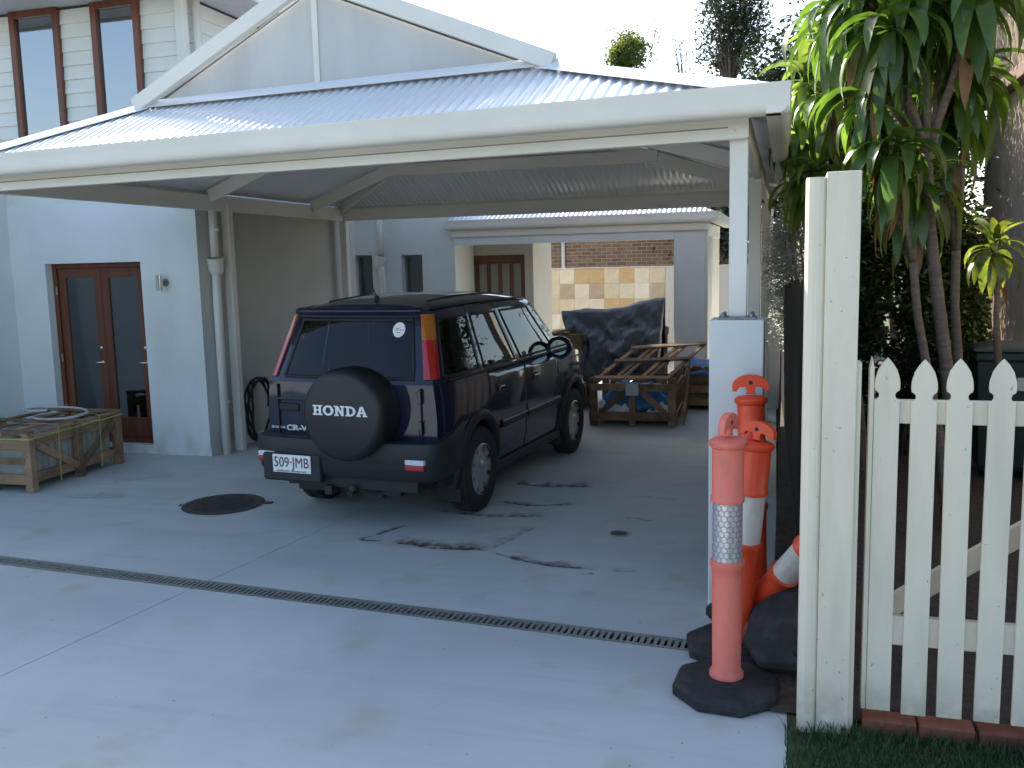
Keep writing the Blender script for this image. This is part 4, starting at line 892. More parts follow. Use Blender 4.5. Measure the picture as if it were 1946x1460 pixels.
# crate of stone slabs by the french doors
c1 = empty('stone_crate', (-6.98, 7.02, 0), radians(3), label='timber crate of stone slabs bound with yellow straps by the french doors', cat='crate')
LX, LY, HH = -.92, 1.30, .56
def vpost(x, y, parent=c1, w=.085, t=.075, h=HH, mt='crate'): m = MB(); m.box(x-w/2, x+w/2, y-t/2, y+t/2, 0, h); return m.build('corner_post', M[mt], parent, bevel=.004)
for x in (0, -.46, LX):
    for y in (0, LY): vpost(x, y)
for x in (0, LX): vpost(x, LY*.52, w=.075)
for (zz, h) in ((.13, .10), (.47, .09)):
    for y in (-.028, LY+.028):
        m = MB(); m.box(LX-.03, .03, y-.012, y+.012, zz-h/2, zz+h/2); m.build('end_rail', M['crate_pale'], c1, bevel=.003)
    for x in (-.0-.02, LX+.02):
        for (a, b) in ((.04, LY*.52-.04), (LY*.52+.04, LY-.04)):
            m = MB(); m.box(x-.012, x+.012, a, b, zz-h/2, zz+h/2); m.build('side_rail', M['crate_pale' if zz < .3 else 'crate'], c1, bevel=.003)
m = MB(); m.box(LX+.05, -.02, -.045, -.041, .28, .345); m.build('end_slat', M['crate'], c1)
plank((.012, .06, .47), (.012, LY*.5, .12), .022, .07, c1, 'crate', (0, 0, 1), 'diagonal_brace'); plank((.012, LY-.06, .47), (.012, LY*.54, .12), .022, .07, c1, 'crate', (0, 0, 1), 'diagonal_brace')
for k in range(13):
    y = .06+k*.092; m = MB(); m.box(LX+.06, -.055, y, y+.078, .10, .50+.02*((k*7) % 3-1)); m.build('stone_slab', M['stone'], c1, bevel=.004)
for x in (-.01, -.30, -.62, LX+.01):
    m = MB(); m.box(x-.045, x+.045, -.05, LY+.05, HH, HH+.022); m.build('lid_plank', M['crate'], c1, bevel=.003)
for y in (.0, .62, LY):
    m = MB(); m.box(LX-.05, .04, y-.045, y+.045, HH+.022, HH+.044); m.build('lid_plank', M['crate'], c1, bevel=.003)
def strap_loop(pts, parent, w=.014): 
    m = MB(); pts = pts+[pts[0]]
    for a, b in zip(pts, pts[1:]): m.beam(a, b, w, .002, (Vector(a)+Vector(b)).normalized() if False else (0, 0, 1))
    m.build('strap', M['strap'], parent)
def flat_strap(pts, parent, wdir, w=.013):
    m = MB(); wd = Vector(wdir)*w/2; rows = [[Vector(p)-wd, Vector(p)+wd] for p in pts]; m.grid(rows); return m.build('strap', M['strap'], parent, solid=.002)
for y in (.36, .98):
    flat_strap([(.034, y, .04), (.046, y, HH+.03), (.0, y, HH+.05), (LX, y, HH+.05), (LX-.04, y, HH+.03), (LX-.03, y, .04)], c1, (0, 1, 0))
flat_strap([(LX-.06, -.056, HH-.03), (.05, -.056, HH-.03), (.056, -.04, HH-.03), (.056, LY+.05, HH-.01)], c1, (0, 0, 1), .014)
cd = empty('conduit_coil', (-7.25, 7.72, HH+.05), label='loose loop of grey conduit lying on the stone crate', cat='conduit')
pts = []
for i in range(46):
    a = 2*pi*i/32 + 2.5; r = .23+.004*i*.5; pts.append((r*1.05*cos(a), r*.9*sin(a), .022 + (.0 if i < 16 else (i-16)*.0035)))
m = MB(); m.tube(pts, .0125, 8); m.build('loop', M['conduit'], cd, smooth=True)
# open crate with leaning lid
c2 = empty('open_crate', (-1.87, 11.55, 0), radians(1.5), label='open empty timber crate with diagonal braces and paper label', cat='crate')
W2_, D2_ = 1.10, 1.0
for x in (-W2_/2+.05, 0, W2_/2-.05):
    for y in (0, D2_):
        if x == 0: m = MB(); m.box(-.04, .04, y-.03, y+.03, 0, .45); m.build('corner_post', M['crate'], c2, bevel=.004)
        else: vpost(x, y, c2, .095, .085, .62)
for y in (-.055, D2_+.055):
    for (zz, h) in ((.13, .11), (.50, .09)): m = MB(); m.box(-W2_/2, W2_/2, y-.012, y+.012, zz-h/2, zz+h/2); m.build('rail', M['crate'], c2, bevel=.003)
    plank((-.40, y, .17), (-.05, y, .47), .024, .075, c2, 'crate', (0, 0, 1), 'diagonal_brace'); plank((.42, y, .17), (.10, y, .47), .024, .075, c2, 'crate', (0, 0, 1), 'diagonal_brace')
for x in (-W2_/2-.005, W2_/2+.005):
    for (zz, h) in ((.13, .11), (.50, .09)): m = MB(); m.box(x-.012, x+.012, .05, D2_-.05, zz-h/2, zz+h/2); m.build('rail', M['crate'], c2, bevel=.003)
for k in range(6): x = -.45+k*.18; m = MB(); m.box(x-.06, x+.06, .02, D2_-.02, .14, .16); m.build('floor_board', M['crate'], c2)
m = MB(); m.box(-.075, .085, -.072, -.0675, .40, .56); m.build('paper_label', M['paper'], c2)
def crumple(name, mt, cx, cy, cz, w, d, h, parent=None, seed=1, n=26, amp=.12, floor=None, **k):
    rows = []
    for i in range(n+1):
        row = []
        for j in range(n+1):
            u, v = i/n*2-1, j/n*2-1
            e = max(abs(u), abs(v)); z = h*(1-e**4)*(0.75+.25*noise.noise(Vector((u*1.4+seed, v*1.4, seed)))) + amp*noise.turbulence(Vector((u*2.2+seed*3, v*2.2, seed)), 3, False)*(.4+.6*e)*(1 if e < .97 else .3)
            r_ = 1+.10*noise.noise(Vector((u*2, v*2, seed+9)))
            row.append(Vector((cx+u*w/2*r_, cy+v*d/2*r_, cz+z)))
        rows.append(row)
    m = MB(); m.grid(rows); o = m.build(name, M[mt], parent, smooth=True, solid=.003); return o
o = crumple('plastic_bag', 'tarp_blue', .0, .45, .20, .9, .8, .36, None, 3, amp=.16); o.location = (-1.87, 11.55, 0); tag(o, 'crumpled blue plastic sheet stuffed in the open crate', 'plastic sheet')
o = crumple('packing_paper', 'white_print', -.25, .14, .165, .55, .22, .14, None, 5, 16, .10); o.location = (-1.87, 11.55, 0); tag(o, 'scrunched white packing at the front of the open crate', 'packing')
o = crumple('packing_film', 'white_print', .33, .14, .165, .32, .22, .10, None, 8, 16, .12); o.location = (-1.87, 11.55, 0); tag(o, 'white plastic film scrap at the right in the open crate', 'packing')
# leaning lid
lid = empty('timber_lattice', (-1.9, 11.45, .56), label='slatted timber crate lid leaning askew on the open crate', cat='crate lid')
A, B_, C_, D_ = [Vector(p)-Vector((-1.9, 11.45, .56)) for p in ((-2.33, 11.36, .60), (-1.42, 11.40, .60), (-1.02, 12.35, .98), (-1.95, 12.20, .93))]
nn = (B_-A).cross(D_-A).normalized()
for t in (0.02, .27, .36, .62, .72, .98): p, q = A.lerp(B_, t), D_.lerp(C_, t); plank(p-(q-p)*.02, q+(q-p)*.03, .05, .022, lid, 'crate', nn, 'slat')
for t in (.04, .55, .97): p, q = A.lerp(D_, t)+nn*.023, B_.lerp(C_, t)+nn*.023; plank(p-(q-p)*.02, q+(q-p)*.02, .075, .022, lid, 'crate', nn, 'slat')
# black sheet over a pile
pile = empty('covered_pallet', (-2.35, 13.2, 0), label='timber pallet stack hidden beneath the black plastic sheet', cat='pallet')
for x in (-.62, 0, .55):
    m = MB(); m.box(x-.05, x+.05, -.35, .35, 0, .5); m.build('bearer', M['crate'], pile, bevel=.004)
for k in range(5): y = -.34+k*.16; m = MB(); m.box(-.72, .66, y-.05, y+.05, .5, .525); m.build('deck_board', M['crate'], pile)
for k in range(6): x = -.6+k*.21; m = MB(); m.box(x-.05, x+.05, -.04, .04, .525, 1.28+.02*k); m.build('stone_slab', M['stone'], pile)
rows = []; NU, NV = 120, 96
for j in range(NV+1):
    v = j/NV; row = []
    for i in range(NU+1):
        u = i/NU; x = -.80+1.46*u
        top = 1.37 + .07*u + .10*max(0, (u-.35)/.65)**1.2 + .015*sin(u*9)
        bottom = .42 + .18*(u < .15)*(1-u/.15) + .06*noise.noise(Vector((u*3, 1, 2)))
        a = (v-.5)*2                                   # -1 front .. 1 back
        drop = max(0, abs(a)-.22)/.78
        y = -(.07+.30*min(1, drop*1.6))*min(1, abs(a)/.24)*(1 if a < 0 else -1) - (drop*.10*(1 if a < 0 else -1))
        z = top - (top-bottom)*drop
        taper = (1-.20*drop*(1-u)) ; x2 = x + .24*drop*(1-u)*.9 - .06*drop*u
        ed = min(1, min(u, 1-u)/.06)
        pl_ = Vector((u*4.5+7, z*2.6, 4 if a < 0 else 9))
        w = .11*(noise.turbulence(pl_*1.0, 3, True)-.35) - .16*abs(noise.noise(Vector((u*3.2+z*2.2, z*2.6-u*2.4, 5))))*drop**.4 + .05*abs(noise.noise(Vector((u*11-z*5, z*8+u*4, 2)))) + .035*sin(u*15+z*8+6*noise.noise(pl_*.7))*drop
        y += w*(1 if a < 0 else -1)*(-1)*min(1, drop*5)
        z += .03*noise.noise(Vector((u*7, v*6, 1)))*(1 if drop <= 0 else .3)
        row.append(Vector((x2+.02*noise.noise(Vector((z*5, u*5, 3))), y, z)))
    rows.append(row)
m = MB(); m.grid(rows)
for side_u in (0, NU):                               # hanging end flaps
    e0 = [r_[side_u] for r_ in rows]; mid_ = [Vector((p.x+(.03 if side_u else -.02), p.y*.55, p.z-.015)) for p in e0]; m.grid([e0, mid_])
o = m.build('black_plastic_sheet', M['tarp_black'], None, smooth=True, solid=.003, loc=(-2.35, 13.2, 0)); tag(o, 'black plastic sheet draped over the tall pile behind the crates', 'plastic sheet')
# crate under blue sheet, right of the open crate
def simple_crate(loc, w, d, h, label, rz=0, fill=None, group=None):
    c = empty('timber_crate', loc, rz, label=label, cat='crate', group=group)
    for x in (-w/2+.04, w/2-.04):
        for y in (-d/2+.04, d/2-.04): vpost(x, y, c, .08, .08, h)
    for y in (-d/2-.01, d/2+.01):
        for zz in (.12, h*.5, h-.06): m = MB(); m.box(-w/2, w/2, y-.011, y+.011, zz-.05, zz+.05); m.build('rail', M['crate'], c, bevel=.003)
    for x in (-w/2-.01, w/2+.01):
        for zz in (.12, h*.5, h-.06): m = MB(); m.box(x-.011, x+.011, -d/2+.04, d/2-.04, zz-.05, zz+.05); m.build('rail', M['crate'], c, bevel=.003)
    if fill: m = MB(); m.box(-w/2+.03, w/2-.03, -d/2+.03, d/2-.03, .08, h-.01); m.build('sheet_lining', M[fill], c)
    for k in range(int(w/.17)): x = -w/2+.08+k*.17; m = MB(); m.box(x-.055, x+.055, -d/2-.02, d/2+.02, h, h+.02); m.build('lid_plank', M['crate'], c)
    return c
c3 = simple_crate((-1.0, 13.35, 0), .92, .9, .60, 'low timber crate under the bright blue plastic sheet', .04, 'crate_pale')
o = crumple('blue_plastic_sheet', 'tarp_blue', 0, 0, .50, 1.10, 1.05, .20, None, 11, 30, .07); o.location = (-1.0, 13.35, 0); tag(o, 'blue plastic sheet spread over the low crate near the white pillar', 'plastic sheet')
c5 = empty('timber_lattice', (-1.24, 11.72, 0), radians(4), label='pale slatted crate side standing upright right of the open crate', cat='crate side')
for k in range(5): m = MB(); m.box(-.012, .012, k*.25-.035, k*.25+.035, 0, .72-.03*(k % 2)); o = m.build('slat', M['crate_pale'], c5, bevel=.003); o.rotation_euler = (rnd.uniform(-.03, .03), .06, 0)
for z in (.15, .58): m = MB(); m.box(-.038, -.014, -.06, 1.06, z-.04, z+.04); o = m.build('rail', M['crate'], c5, bevel=.003); o.rotation_euler = (0, .06, 0)
simple_crate((-3.02, 13.0, 0), .5, .6, 1.08, 'tall narrow timber crate at the dark sheet\'s shorter end', .0, 'crate')
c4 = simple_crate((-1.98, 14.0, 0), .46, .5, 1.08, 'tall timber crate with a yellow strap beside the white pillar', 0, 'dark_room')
flat_strap([(.16, -.28, .05), (.16, -.28, 1.11), (.16, .28, 1.11)], c4, (1, 0, 0), .014); flat_strap([(-.27, -.275, .86), (.27, -.275, .86)], c4, (0, 0, 1), .014)
# black pipe coil against the side wall
pc_ = empty('pipe_coil', (HX+.06, 9.72, 0), label='coil of black pipe standing against the wall behind the carport post', cat='pipe coil')
m = MB()
pts = [(.05+.045*(i/60-.8)+.02*sin(i*.9), .26*cos(2*pi*i/30)*(1+.01*(i//30)), .405+.385*sin(2*pi*i/30)) for i in range(151)]
m.tube(pts, .015, 8); m.build('coil', M['black'], pc_, smooth=True)
# ================================================================== BOLLARDS
def bollard(loc, rx, ry, rz, mt, label, hband=True, lean_base=None, tube_rot=None, yaw_top=0):
    r = empty('traffic_bollard', loc, 0, label=label, cat='bollard', group='orange traffic bollards by the gate post'); r.rotation_euler = (rx, ry, rz)
    m = MB(); R8 = .265; poly = [(R8*cos(pi/8+k*pi/4), R8*sin(pi/8+k*pi/4)) for k in range(8)]
    # base: bevelled octagon with hand slot at the front
    def ring(sc, z): return [Vector((x*sc, y*sc, z)) for x, y in poly]
    m.grid([ring(1, 0), ring(1.0, .045), ring(.93, .068), ring(.40, .085)], closed=True); m.f.append(tuple(range(7, -1, -1))); b = len(m.v)
    m.add(ring(.40, .085), [tuple(range(8))]); bs = m.build('base', M['rubber_base'], r, weld=True, bevel=.005)
    m = MB(); m.box(-.07, .07, -.200, -.165, .060, .0795); m.build('hand_slot', M['channel'], bs, bevel=.008)
    tb = empty('post_tube', (0, 0, .08)); tb.parent = r
    if tube_rot: tb.rotation_euler = tube_rot
    m = MB(); m.lathe([(.075, 0), (.082, .01), (.080, .03), (.068, .045), (.072, .50), (.074, .55), (.082, .56), (.082, .585), (.070, .59)], 32); m.build('lower_tube', M[mt], tb, angle=40)
    m = MB(); m.lathe([(.069, .585), (.069, .875)], 32, cap=False); band = m.build('reflective_band', M['reflect'] if hband else M['band_plain'], tb, smooth=True)
    if hband:                                       # raised honeycomb pattern
        m = MB(); hs = .030
        for row in range(11):
            for cidx in range(15):
                a0 = (cidx+.5*(row % 2))*2*pi/15; zc_ = .60+row*hs*.86*.98
                if zc_ > .865: continue
                ring_o = []; ring_i = []
                for k in range(6):
                    th = pi/2+k*pi/3
                    for lst, rr in ((ring_o, hs*.56), (ring_i, hs*.46)):
                        aa = a0+rr*cos(th)/.0695; lst.append(Vector((.0704*cos(aa), .0704*sin(aa), zc_+rr*sin(th))))
                bidx = len(m.v); m.add(ring_o+ring_i, [(k, (k+1) % 6, 6+(k+1) % 6, 6+k) for k in range(6)])
        o_ = m.build('honeycomb_cells', M['reflect_line'], band, fix=False); o_['kind'] = 'stuff'
    m = MB(); m.lathe([(.070, .87), (.078, .875), (.080, .895), (.074, .905), (.074, 1.13), (.080, 1.135), (.088, 1.145), (.088, 1.165), (.07, 1.178), (.001, 1.182)], 32); m.build('upper_tube', M[mt], tb, angle=40)
    tt = empty('t_handle', (0, 0, 1.18)); tt.parent = tb; tt.rotation_euler = (0, 0, yaw_top)
    # T top: neck plus curved hammer head with a hole
    m = MB(); n = 20; arc = []
    for k in range(n+1): a = pi*k/n; arc.append((.098*cos(a), .035+.062*sin(a)))
    poly_ = arc + [(-.098, .005), (-.075, -.005+.012), (-.062, .028), (-.025, .030), (-.020, .0), (-.03, -.01), (.03, -.01), (.020, .0), (.025, .030), (.062, .028), (.075, .007), (.098, .005)]
    m.prism(poly_, .034, Matrix.Translation((0, .017, .02)) @ Matrix.Rotation(pi/2, 4, 'X')); m.build('handle', M[mt], tt, bevel=.004)
    m = MB(); m.lathe([(.011, -.019), (.011, .019)], 12, Matrix.Translation((0, 0, .072)) @ Matrix.Rotation(pi/2, 4, 'X')); m.build('hole', M['channel'], tt)
    return r
M['reflect'] = mat('silver_reflective_sheet', (.62, .60, .60), (.52, .50, .51), scale=40, rough=.28, metal=.45)
M['reflect_line'] = mat('reflective_cell_border', (.36, .34, .37), (.30, .28, .31), scale=40, rough=.4, metal=.3)
M['band_plain'] = mat('scuffed_white_band', (.62, .60, .54), (.34, .32, .29), scale=7, rough=.45, lo=.45, hi=.75, stretch=(1, 1, .3))
bollard((-.255, 4.36, .004), 0, 0, radians(-4), 'orange_faded', 'sun faded pinkish orange bollard with silver honeycomb reflective band', True, yaw_top=radians(78))
b2 = bollard((-.235, 4.86, .004), 0, 0, radians(10), 'orange', 'bright orange bollard with a scuffed white band behind the faded one', False, tube_rot=(radians(1), radians(4.5), 0), yaw_top=radians(-42)); b2.scale = (1.04, 1.04, .915)
bollard((-.15, 5.10, .09), radians(-2), radians(3), radians(25), 'orange', 'bright orange bollard standing against the carport plinth', False, tube_rot=(radians(-1), radians(-3.5), 0), yaw_top=radians(-18))
lb = bollard((.06, 4.66, .22), radians(20), radians(-36), radians(15), 'orange', 'loose black rubber bollard base propped at a tilt beside the gate post', False)
lb.name = 'rubber_weight'; lb['category'] = 'rubber base'; del lb['group']
tube_ = [c for c in lb.children if c.name.startswith('post_tube')][0]; tube_.parent = None; tube_.name = 'bollard_tube'
tag(tube_, 'orange bollard tube without a base leaning behind the gate post', 'bollard tube'); ax = (Vector((.22, 4.62, .80))-Vector((-.20, 5.06, .12)))
tube_.scale = (1, 1, .78); tube_.location = (-.20, 5.06, .12); tube_.rotation_euler = ax.to_track_quat('Z', 'Y').to_euler()
# ================================================================== GATE AND GATE POST
gp = empty('gate_post', (.2, 4.15, 0), label='tall white timber gate post with a rounded edge moulding', cat='gate post')
GH = 2.44
m = MB(); m.prism([(-.13, -.05), (-.128, -.075), (-.118, -.09), (-.10, -.096), (-.08, -.094), (-.062, -.085), (-.055, -.075), (-.05, -.07), (-.05, .06), (-.13, .06)], GH-.02); m.build('edge_moulding', M['picket'], gp)
m = MB(); m.box(-.05, .085, -.082, .06, 0.0, GH); m.build('post', M['picket'], gp, bevel=.004)
m = MB(); m.box(.085, .105, -.06, .05, .0, GH-.79); m.build('stop_strip', M['picket'], gp)
m = MB(); m.box(-.135, .10, -.10, .065, GH, GH+.012); m.build('post_top', M['galv'], gp, bevel=.003) if False else None
gate = empty('picket_gate', (.33, 4.16, 0), label='white picket gate with pointed pickets beside the tall post', cat='gate')
PK = [(-.050, .10), (.050, .10), (.050, 1.490), (.038, 1.493), (.032, 1.503), (.032, 1.513), (.038, 1.523), (.048, 1.529), (.051, 1.545), (.049, 1.575), (.038, 1.615), (.020, 1.645), (0, 1.668)]
PK = PK + [(-x, z) for x, z in reversed(PK[2:-1])]
m = MB(); m.prism(PK, .02, Matrix.Rotation(pi/2, 4, 'X')); pk = m.build('picket', M['picket'], gate, loc=(.082, 0, 0), bevel=.002)
for k in range(1, 9):
    o = inst(pk, gate, (.082+.146*k+rnd.uniform(-.004, .004), 0, rnd.uniform(-.008, .004))); o.rotation_euler = (0, rnd.uniform(-.006, .006), 0)
m = MB(); m.box(.0, .022, -.03, .06, .10, 1.66); m.prism([(0, 0), (.022, 0), (.022, .0)], .001); m.build('gate_stile', M['picket'], gate) if False else None
m = MB(); m.box(.012, .030, -.016, .05, .1, 1.62); m.add([(.012, -.016, 1.62), (.030, -.016, 1.62), (.030, .05, 1.62), (.012, .05, 1.62), (.021, -.01, 1.67), (.021, .045, 1.67)], [(0, 1, 4), (2, 3, 5), (1, 2, 5, 4), (3, 0, 4, 5)]); m.build('gate_stile', M['picket'], gate)
for (z0, z1) in ((1.385, 1.485), (.40, .53)): m = MB(); m.box(.032, 1.3, .001, .040, z0, z1); m.build('rail', M['picket'], gate, bevel=.003)
plank((.05, .06, .50), (1.28, .06, 1.38), .036, .09, gate, 'picket', (0, 0, 1), 'brace')
be = empty('brick_edging', (.8, 4.12, 0), label='row of red bricks set flat along the foot of the gate', cat='brick edging')
for k in range(6):
    m = MB(); m.box(-.112, .112, -.055, .055, -.02, .058); o = m.build('brick', M['brick_red'], be, bevel=.006, loc=(-.34+k*.236+rnd.uniform(-.004, .004), .06+rnd.uniform(-.006, .006), rnd.uniform(-.004, .004))); o.rotation_euler = (rnd.uniform(-.02, .02), 0, rnd.uniform(-.02, .02))
# dark paling fence along the drive
pf = empty('paling_fence', (0, 8.5, 0), label='dark stained paling fence running back along the driveway edge', cat='fence')
P0, P1 = Vector((.13, 4.85, 0)), Vector((-.06, 12.9, 0)); dd = (P1-P0).normalized(); nrm = Vector((-dd.y, dd.x, 0)); k = 0; s0 = 0
while s0 < (P1-P0).length:
    w = .095+rnd.uniform(-.008, .008); c = P0+dd*(s0+w/2) + nrm*(.012 if k % 2 else -.006); h = 1.98-.30*(s0/8.3)+rnd.uniform(-.03, .03)
    m = MB(); m.beam((0, 0, 0), (0, 0, h), .016, w, dd); o = m.build('paling', M['dark_timber'], pf, loc=c-Vector((0, 8.5, 0))); s0 += w+.004; k += 1
for z in (.45, 1.4): m = MB(); m.beam(P0+nrm*-.05+Vector((0, -8.5, z)), P1+nrm*-.05+Vector((0, -8.5, z-.2)), .04, .09); m.build('rail', M['dark_timber'], pf)
m = MB(); 
# ================================================================== RIGHT-HAND GARDEN
def gz_yard(y): return .02 + .33*min(1, max(0, (y-4.25)/2.5))
m = MB(); rows = []
for i in range(25):
    y = 4.2+i*.5; rows.append([Vector((x, y, gz_yard(y)+.03*noise.noise(Vector((x*2, y*2, 0))))) for x in (-.05, .2, .5, .8, 1.1, 1.5, 2, 2.6, 4, 8)])
m.grid(rows); tag(m.build('garden_bed', M['soil'], smooth=True), kind='structure')
m = MB(); m.box(.032, 12, -7.2, 4.21, -.06, .0); tag(m.build('front_verge', M['grassy']), kind='structure')
# wheelie bin
wb = empty('wheelie_bin', (1.68, 8.0, gz_yard(8)), radians(-4), label='dark green wheelie bin standing behind the picket gate', cat='bin')
m = MB(); m.grid([[Vector((x*s_, y*s_*1.15, z)) for x, y in ((-.22, -.22), (.22, -.22), (.22, .22), (-.22, .22))] for s_, z in ((.95, .06), (1.0, .10), (1.18, .92), (1.24, .93), (1.24, .99), (1.20, .99))], closed=True); m.f.append((3, 2, 1, 0)); m.build('bin_body', M['bin'], wb, bevel=.015)
m = MB(); rows = []
for i in range(9):
    v = i/8; yy = -.34+.66*v; rows.append([Vector((x, yy, 1.0+.055*sin(pi*min(1, v*1.1))*(1-abs(x/.3)**4))) for x in (-.29, -.26, -.15, 0, .15, .26, .29)])
m.grid(rows); m.build('lid', M['bin'], wb, smooth=True, solid=.012)
for s_ in (-1, 1): m = MB(); m.lathe([(.10, -.025), (.10, .025)], 20, Matrix.Translation((s_*.25, .26, .10)) @ Matrix.Rotation(pi/2, 4, 'Y')); m.build('wheel', M['black'], wb)
m = MB(); m.tube([(-.25, .34, .95), (.25, .34, .95)], .016, 8); m.build('handle', M['bin'], wb)
m = MB(); m.box(.02, .16, -.296, -.292, .70, .80); m.build('sticker', M['paper'], wb)
# neighbouring house wall with ribbed cladding
nh = empty('neighbour_house', (2.4, 10, 0), label='neighbouring house wall clad in ribbed tan sheeting', cat='house')
rows = [[], []]; yv = 6.0; n = int(7.4/.01)
sec = [(0, 0), (.018, 0), (.024, .012), (.042, .012), (.048, 0)]
y = 5.2
while y < 13.2:
    for (a, b) in sec: rows[0].append(Vector((-b, y+a-10, 0))); rows[1].append(Vector((-b, y+a-10, 5.4)))
    y += .066
m = MB(); m.grid(rows); m.build('ribbed_wall', M['cladding'], nh, fix=False)
m = MB(); m.box(.02, 4, -4.8, 3.2, 0, 5.4); m.build('wall_core', M['cladding'], nh)
m = MB(); m.box(-.16, -.015, -4.8, 3.2, 3.86, 4.0); m.build('window_hood', M['brown_trim'], nh, bevel=.01)
m = MB(); m.box(-.09, -.015, -4.8, 1.0, 4.0, 5.1); m.build('window_frame', M['brown_trim'], nh, bevel=.01)
m = MB(); m.box(-.6, 4.4, -5, 3.7, 5.4, 5.6); m.build('eave', M['brown_trim'], nh)
# ================================================================== PLANTS
def leaf_mesh(name, L, W, e0, bend, mt, seg=7, fold=.35, twist=0):
    m = MB(); rows = []; p = Vector((0, 0, 0)); th = radians(e0)
    for i in range(seg+1):
        t = i/seg; w = W*(sin(pi*min(1, .12+t*.92))**.65)*(1 if t < .97 else .15)
        d = Vector((cos(th), 0, sin(th))); nrm = Vector((-sin(th), 0, cos(th))); tw = twist*t
        sd_ = Vector((0, cos(tw), 0)) + nrm*sin(tw)
        rows.append([p+sd_*w/2+nrm*fold*w*.5, p, p-sd_*w/2+nrm*fold*w*.5])
        p = p+d*L/seg; th -= radians(bend)/seg*(1.5-t)
    m.grid(rows); return m.mesh(name, mt, True)
BENDS = [(75, 60), (58, 100), (40, 125), (20, 115), (-5, 95), (-35, 65), (-62, 30)]
LM = {k: [leaf_mesh('leaf', 1.0, .155, e, b, M[k], twist=.3*((i % 3)-1)) for i, (e, b) in enumerate(BENDS)] for k in ('leaf', 'leaf_sunlit', 'leaf_yellow', 'leaf_dead')}
def head(parent, org, p, n, size, mt='leaf', droop=0, dead=3, wide=1.0):
    for k in range(n):
        q = (k+.5)/n; b = min(6, max(0, int(q*7*.9+droop+rnd.uniform(-.6, .6))))
        isdead = (k >= n-dead)
        me = LM['leaf_dead' if isdead else mt][6 if isdead else b]
        o = bpy.data.objects.new('leaf', me); COL.objects.link(o); o.parent = parent
        o.location = p - org - Vector((0, 0, .10*q*size/.5+(.10 if isdead else 0))); s_ = size*rnd.uniform(.78, 1.15); o.scale = (s_, s_*wide*rnd.uniform(.85, 1.15), s_)
        o.rotation_euler = (rnd.uniform(-.18, .18), rnd.uniform(-.15, .15), k*2.39996+rnd.uniform(-.3, .3))
def dracaena(base, heads, label, n=26, size=.5, mt='leaf', r0=.045, fork=.5, droop=0, trunkbend=None, wide=1.0, dead=3):
    base = Vector(base); r = empty('dracaena', base, label=label, cat='plant', group=None)
    cen = sum((h for h in heads), Vector())/len(heads); fk = base.lerp(cen, fork)+Vector((.02, 0, 0))
    if trunkbend: fk = fk+Vector(trunkbend)
    m = MB(); pts = [base.lerp(fk, t)+Vector((.03*sin(t*5), .02*sin(t*4), 0))*(t*(1-t)*4) - base for t in (0, .2, .4, .6, .8, 1)]
    rings = []; rr = []
    for a, b in zip(pts, pts[1:]):
        for k in range(6):
            rings.append(a.lerp(b, k/6)); rr.append((r0 - .010*len(rr)/30)*(1+.07*(len(rr) % 2)))
    rings.append(pts[-1]); rr.append(rr[-1]); m.tube(rings, rr, 9); m.build('trunk', M['bark'], r, smooth=True)
    for h in heads:
        m = MB(); a = fk-base; b = h-base; mid = a.lerp(b, .5)+Vector((0, 0, -.06)); ps = [a, a.lerp(mid, .5), mid, mid.lerp(b, .5)+Vector((0, 0, .01)), b]
        m.tube(ps, [r0*.72, r0*.62, r0*.56, r0*.52, r0*.5], 8); m.build('branch', M['bark'], r, smooth=True)
        head(r, base, h, n, size, mt, droop, dead=dead, wide=wide)
    return r
P = on_y
dracaena((1.10, 6.55, .3), [P(1748, 15, 6.5), P(1692, 45, 6.3), P(1810, 20, 6.7), P(1650, -10, 6.6), P(1765, -70, 6.4), P(1590, 20, 6.8), P(1860, -20, 6.4)], 'tall dracaena with a straight ringed trunk and drooping strap leaves overhead', 34, .52, fork=.72, droop=1.1, dead=1, wide=1.15)
dracaena((1.03, 6.42, .3), [P(1700, 280, 6.3), P(1655, 190, 6.4), P(1735, 350, 6.6)], 'leaning dracaena whose thin trunk slants towards the gate post', 32, .48, fork=.70, droop=1.2, r0=.034, dead=2, wide=1.15)
dracaena((1.16, 6.75, .3), [P(1800, 215, 6.8), P(1840, 140, 6.7), P(1770, 110, 7.0)], 'dracaena with a forked pale trunk nearest the tan cladding', 32, .48, fork=.62, droop=1.1, r0=.036, dead=1, wide=1.15)
dracaena((.62, 7.9, .3), [P(1528, 150, 7.7), P(1560, 80, 7.9), P(1610, 90, 7.6), P(1518, 250, 7.8), P(1556, 320, 7.6), P(1580, 180, 7.5), P(1610, 260, 7.8), P(1530, 350, 7.9)], 'bushy dracaena crowding over the fence beside the carport gutter', 33, .42, 'leaf_sunlit', fork=.5, r0=.04, droop=.5, dead=0, wide=1.2)
dracaena((1.50, 7.3, .35), [P(1890, 470, 7.3)], 'small yellow striped dracaena on a single bare stem above the bin', 30, .34, 'leaf_yellow', fork=.9, r0=.032, droop=-.8, dead=1, wide=1.3)
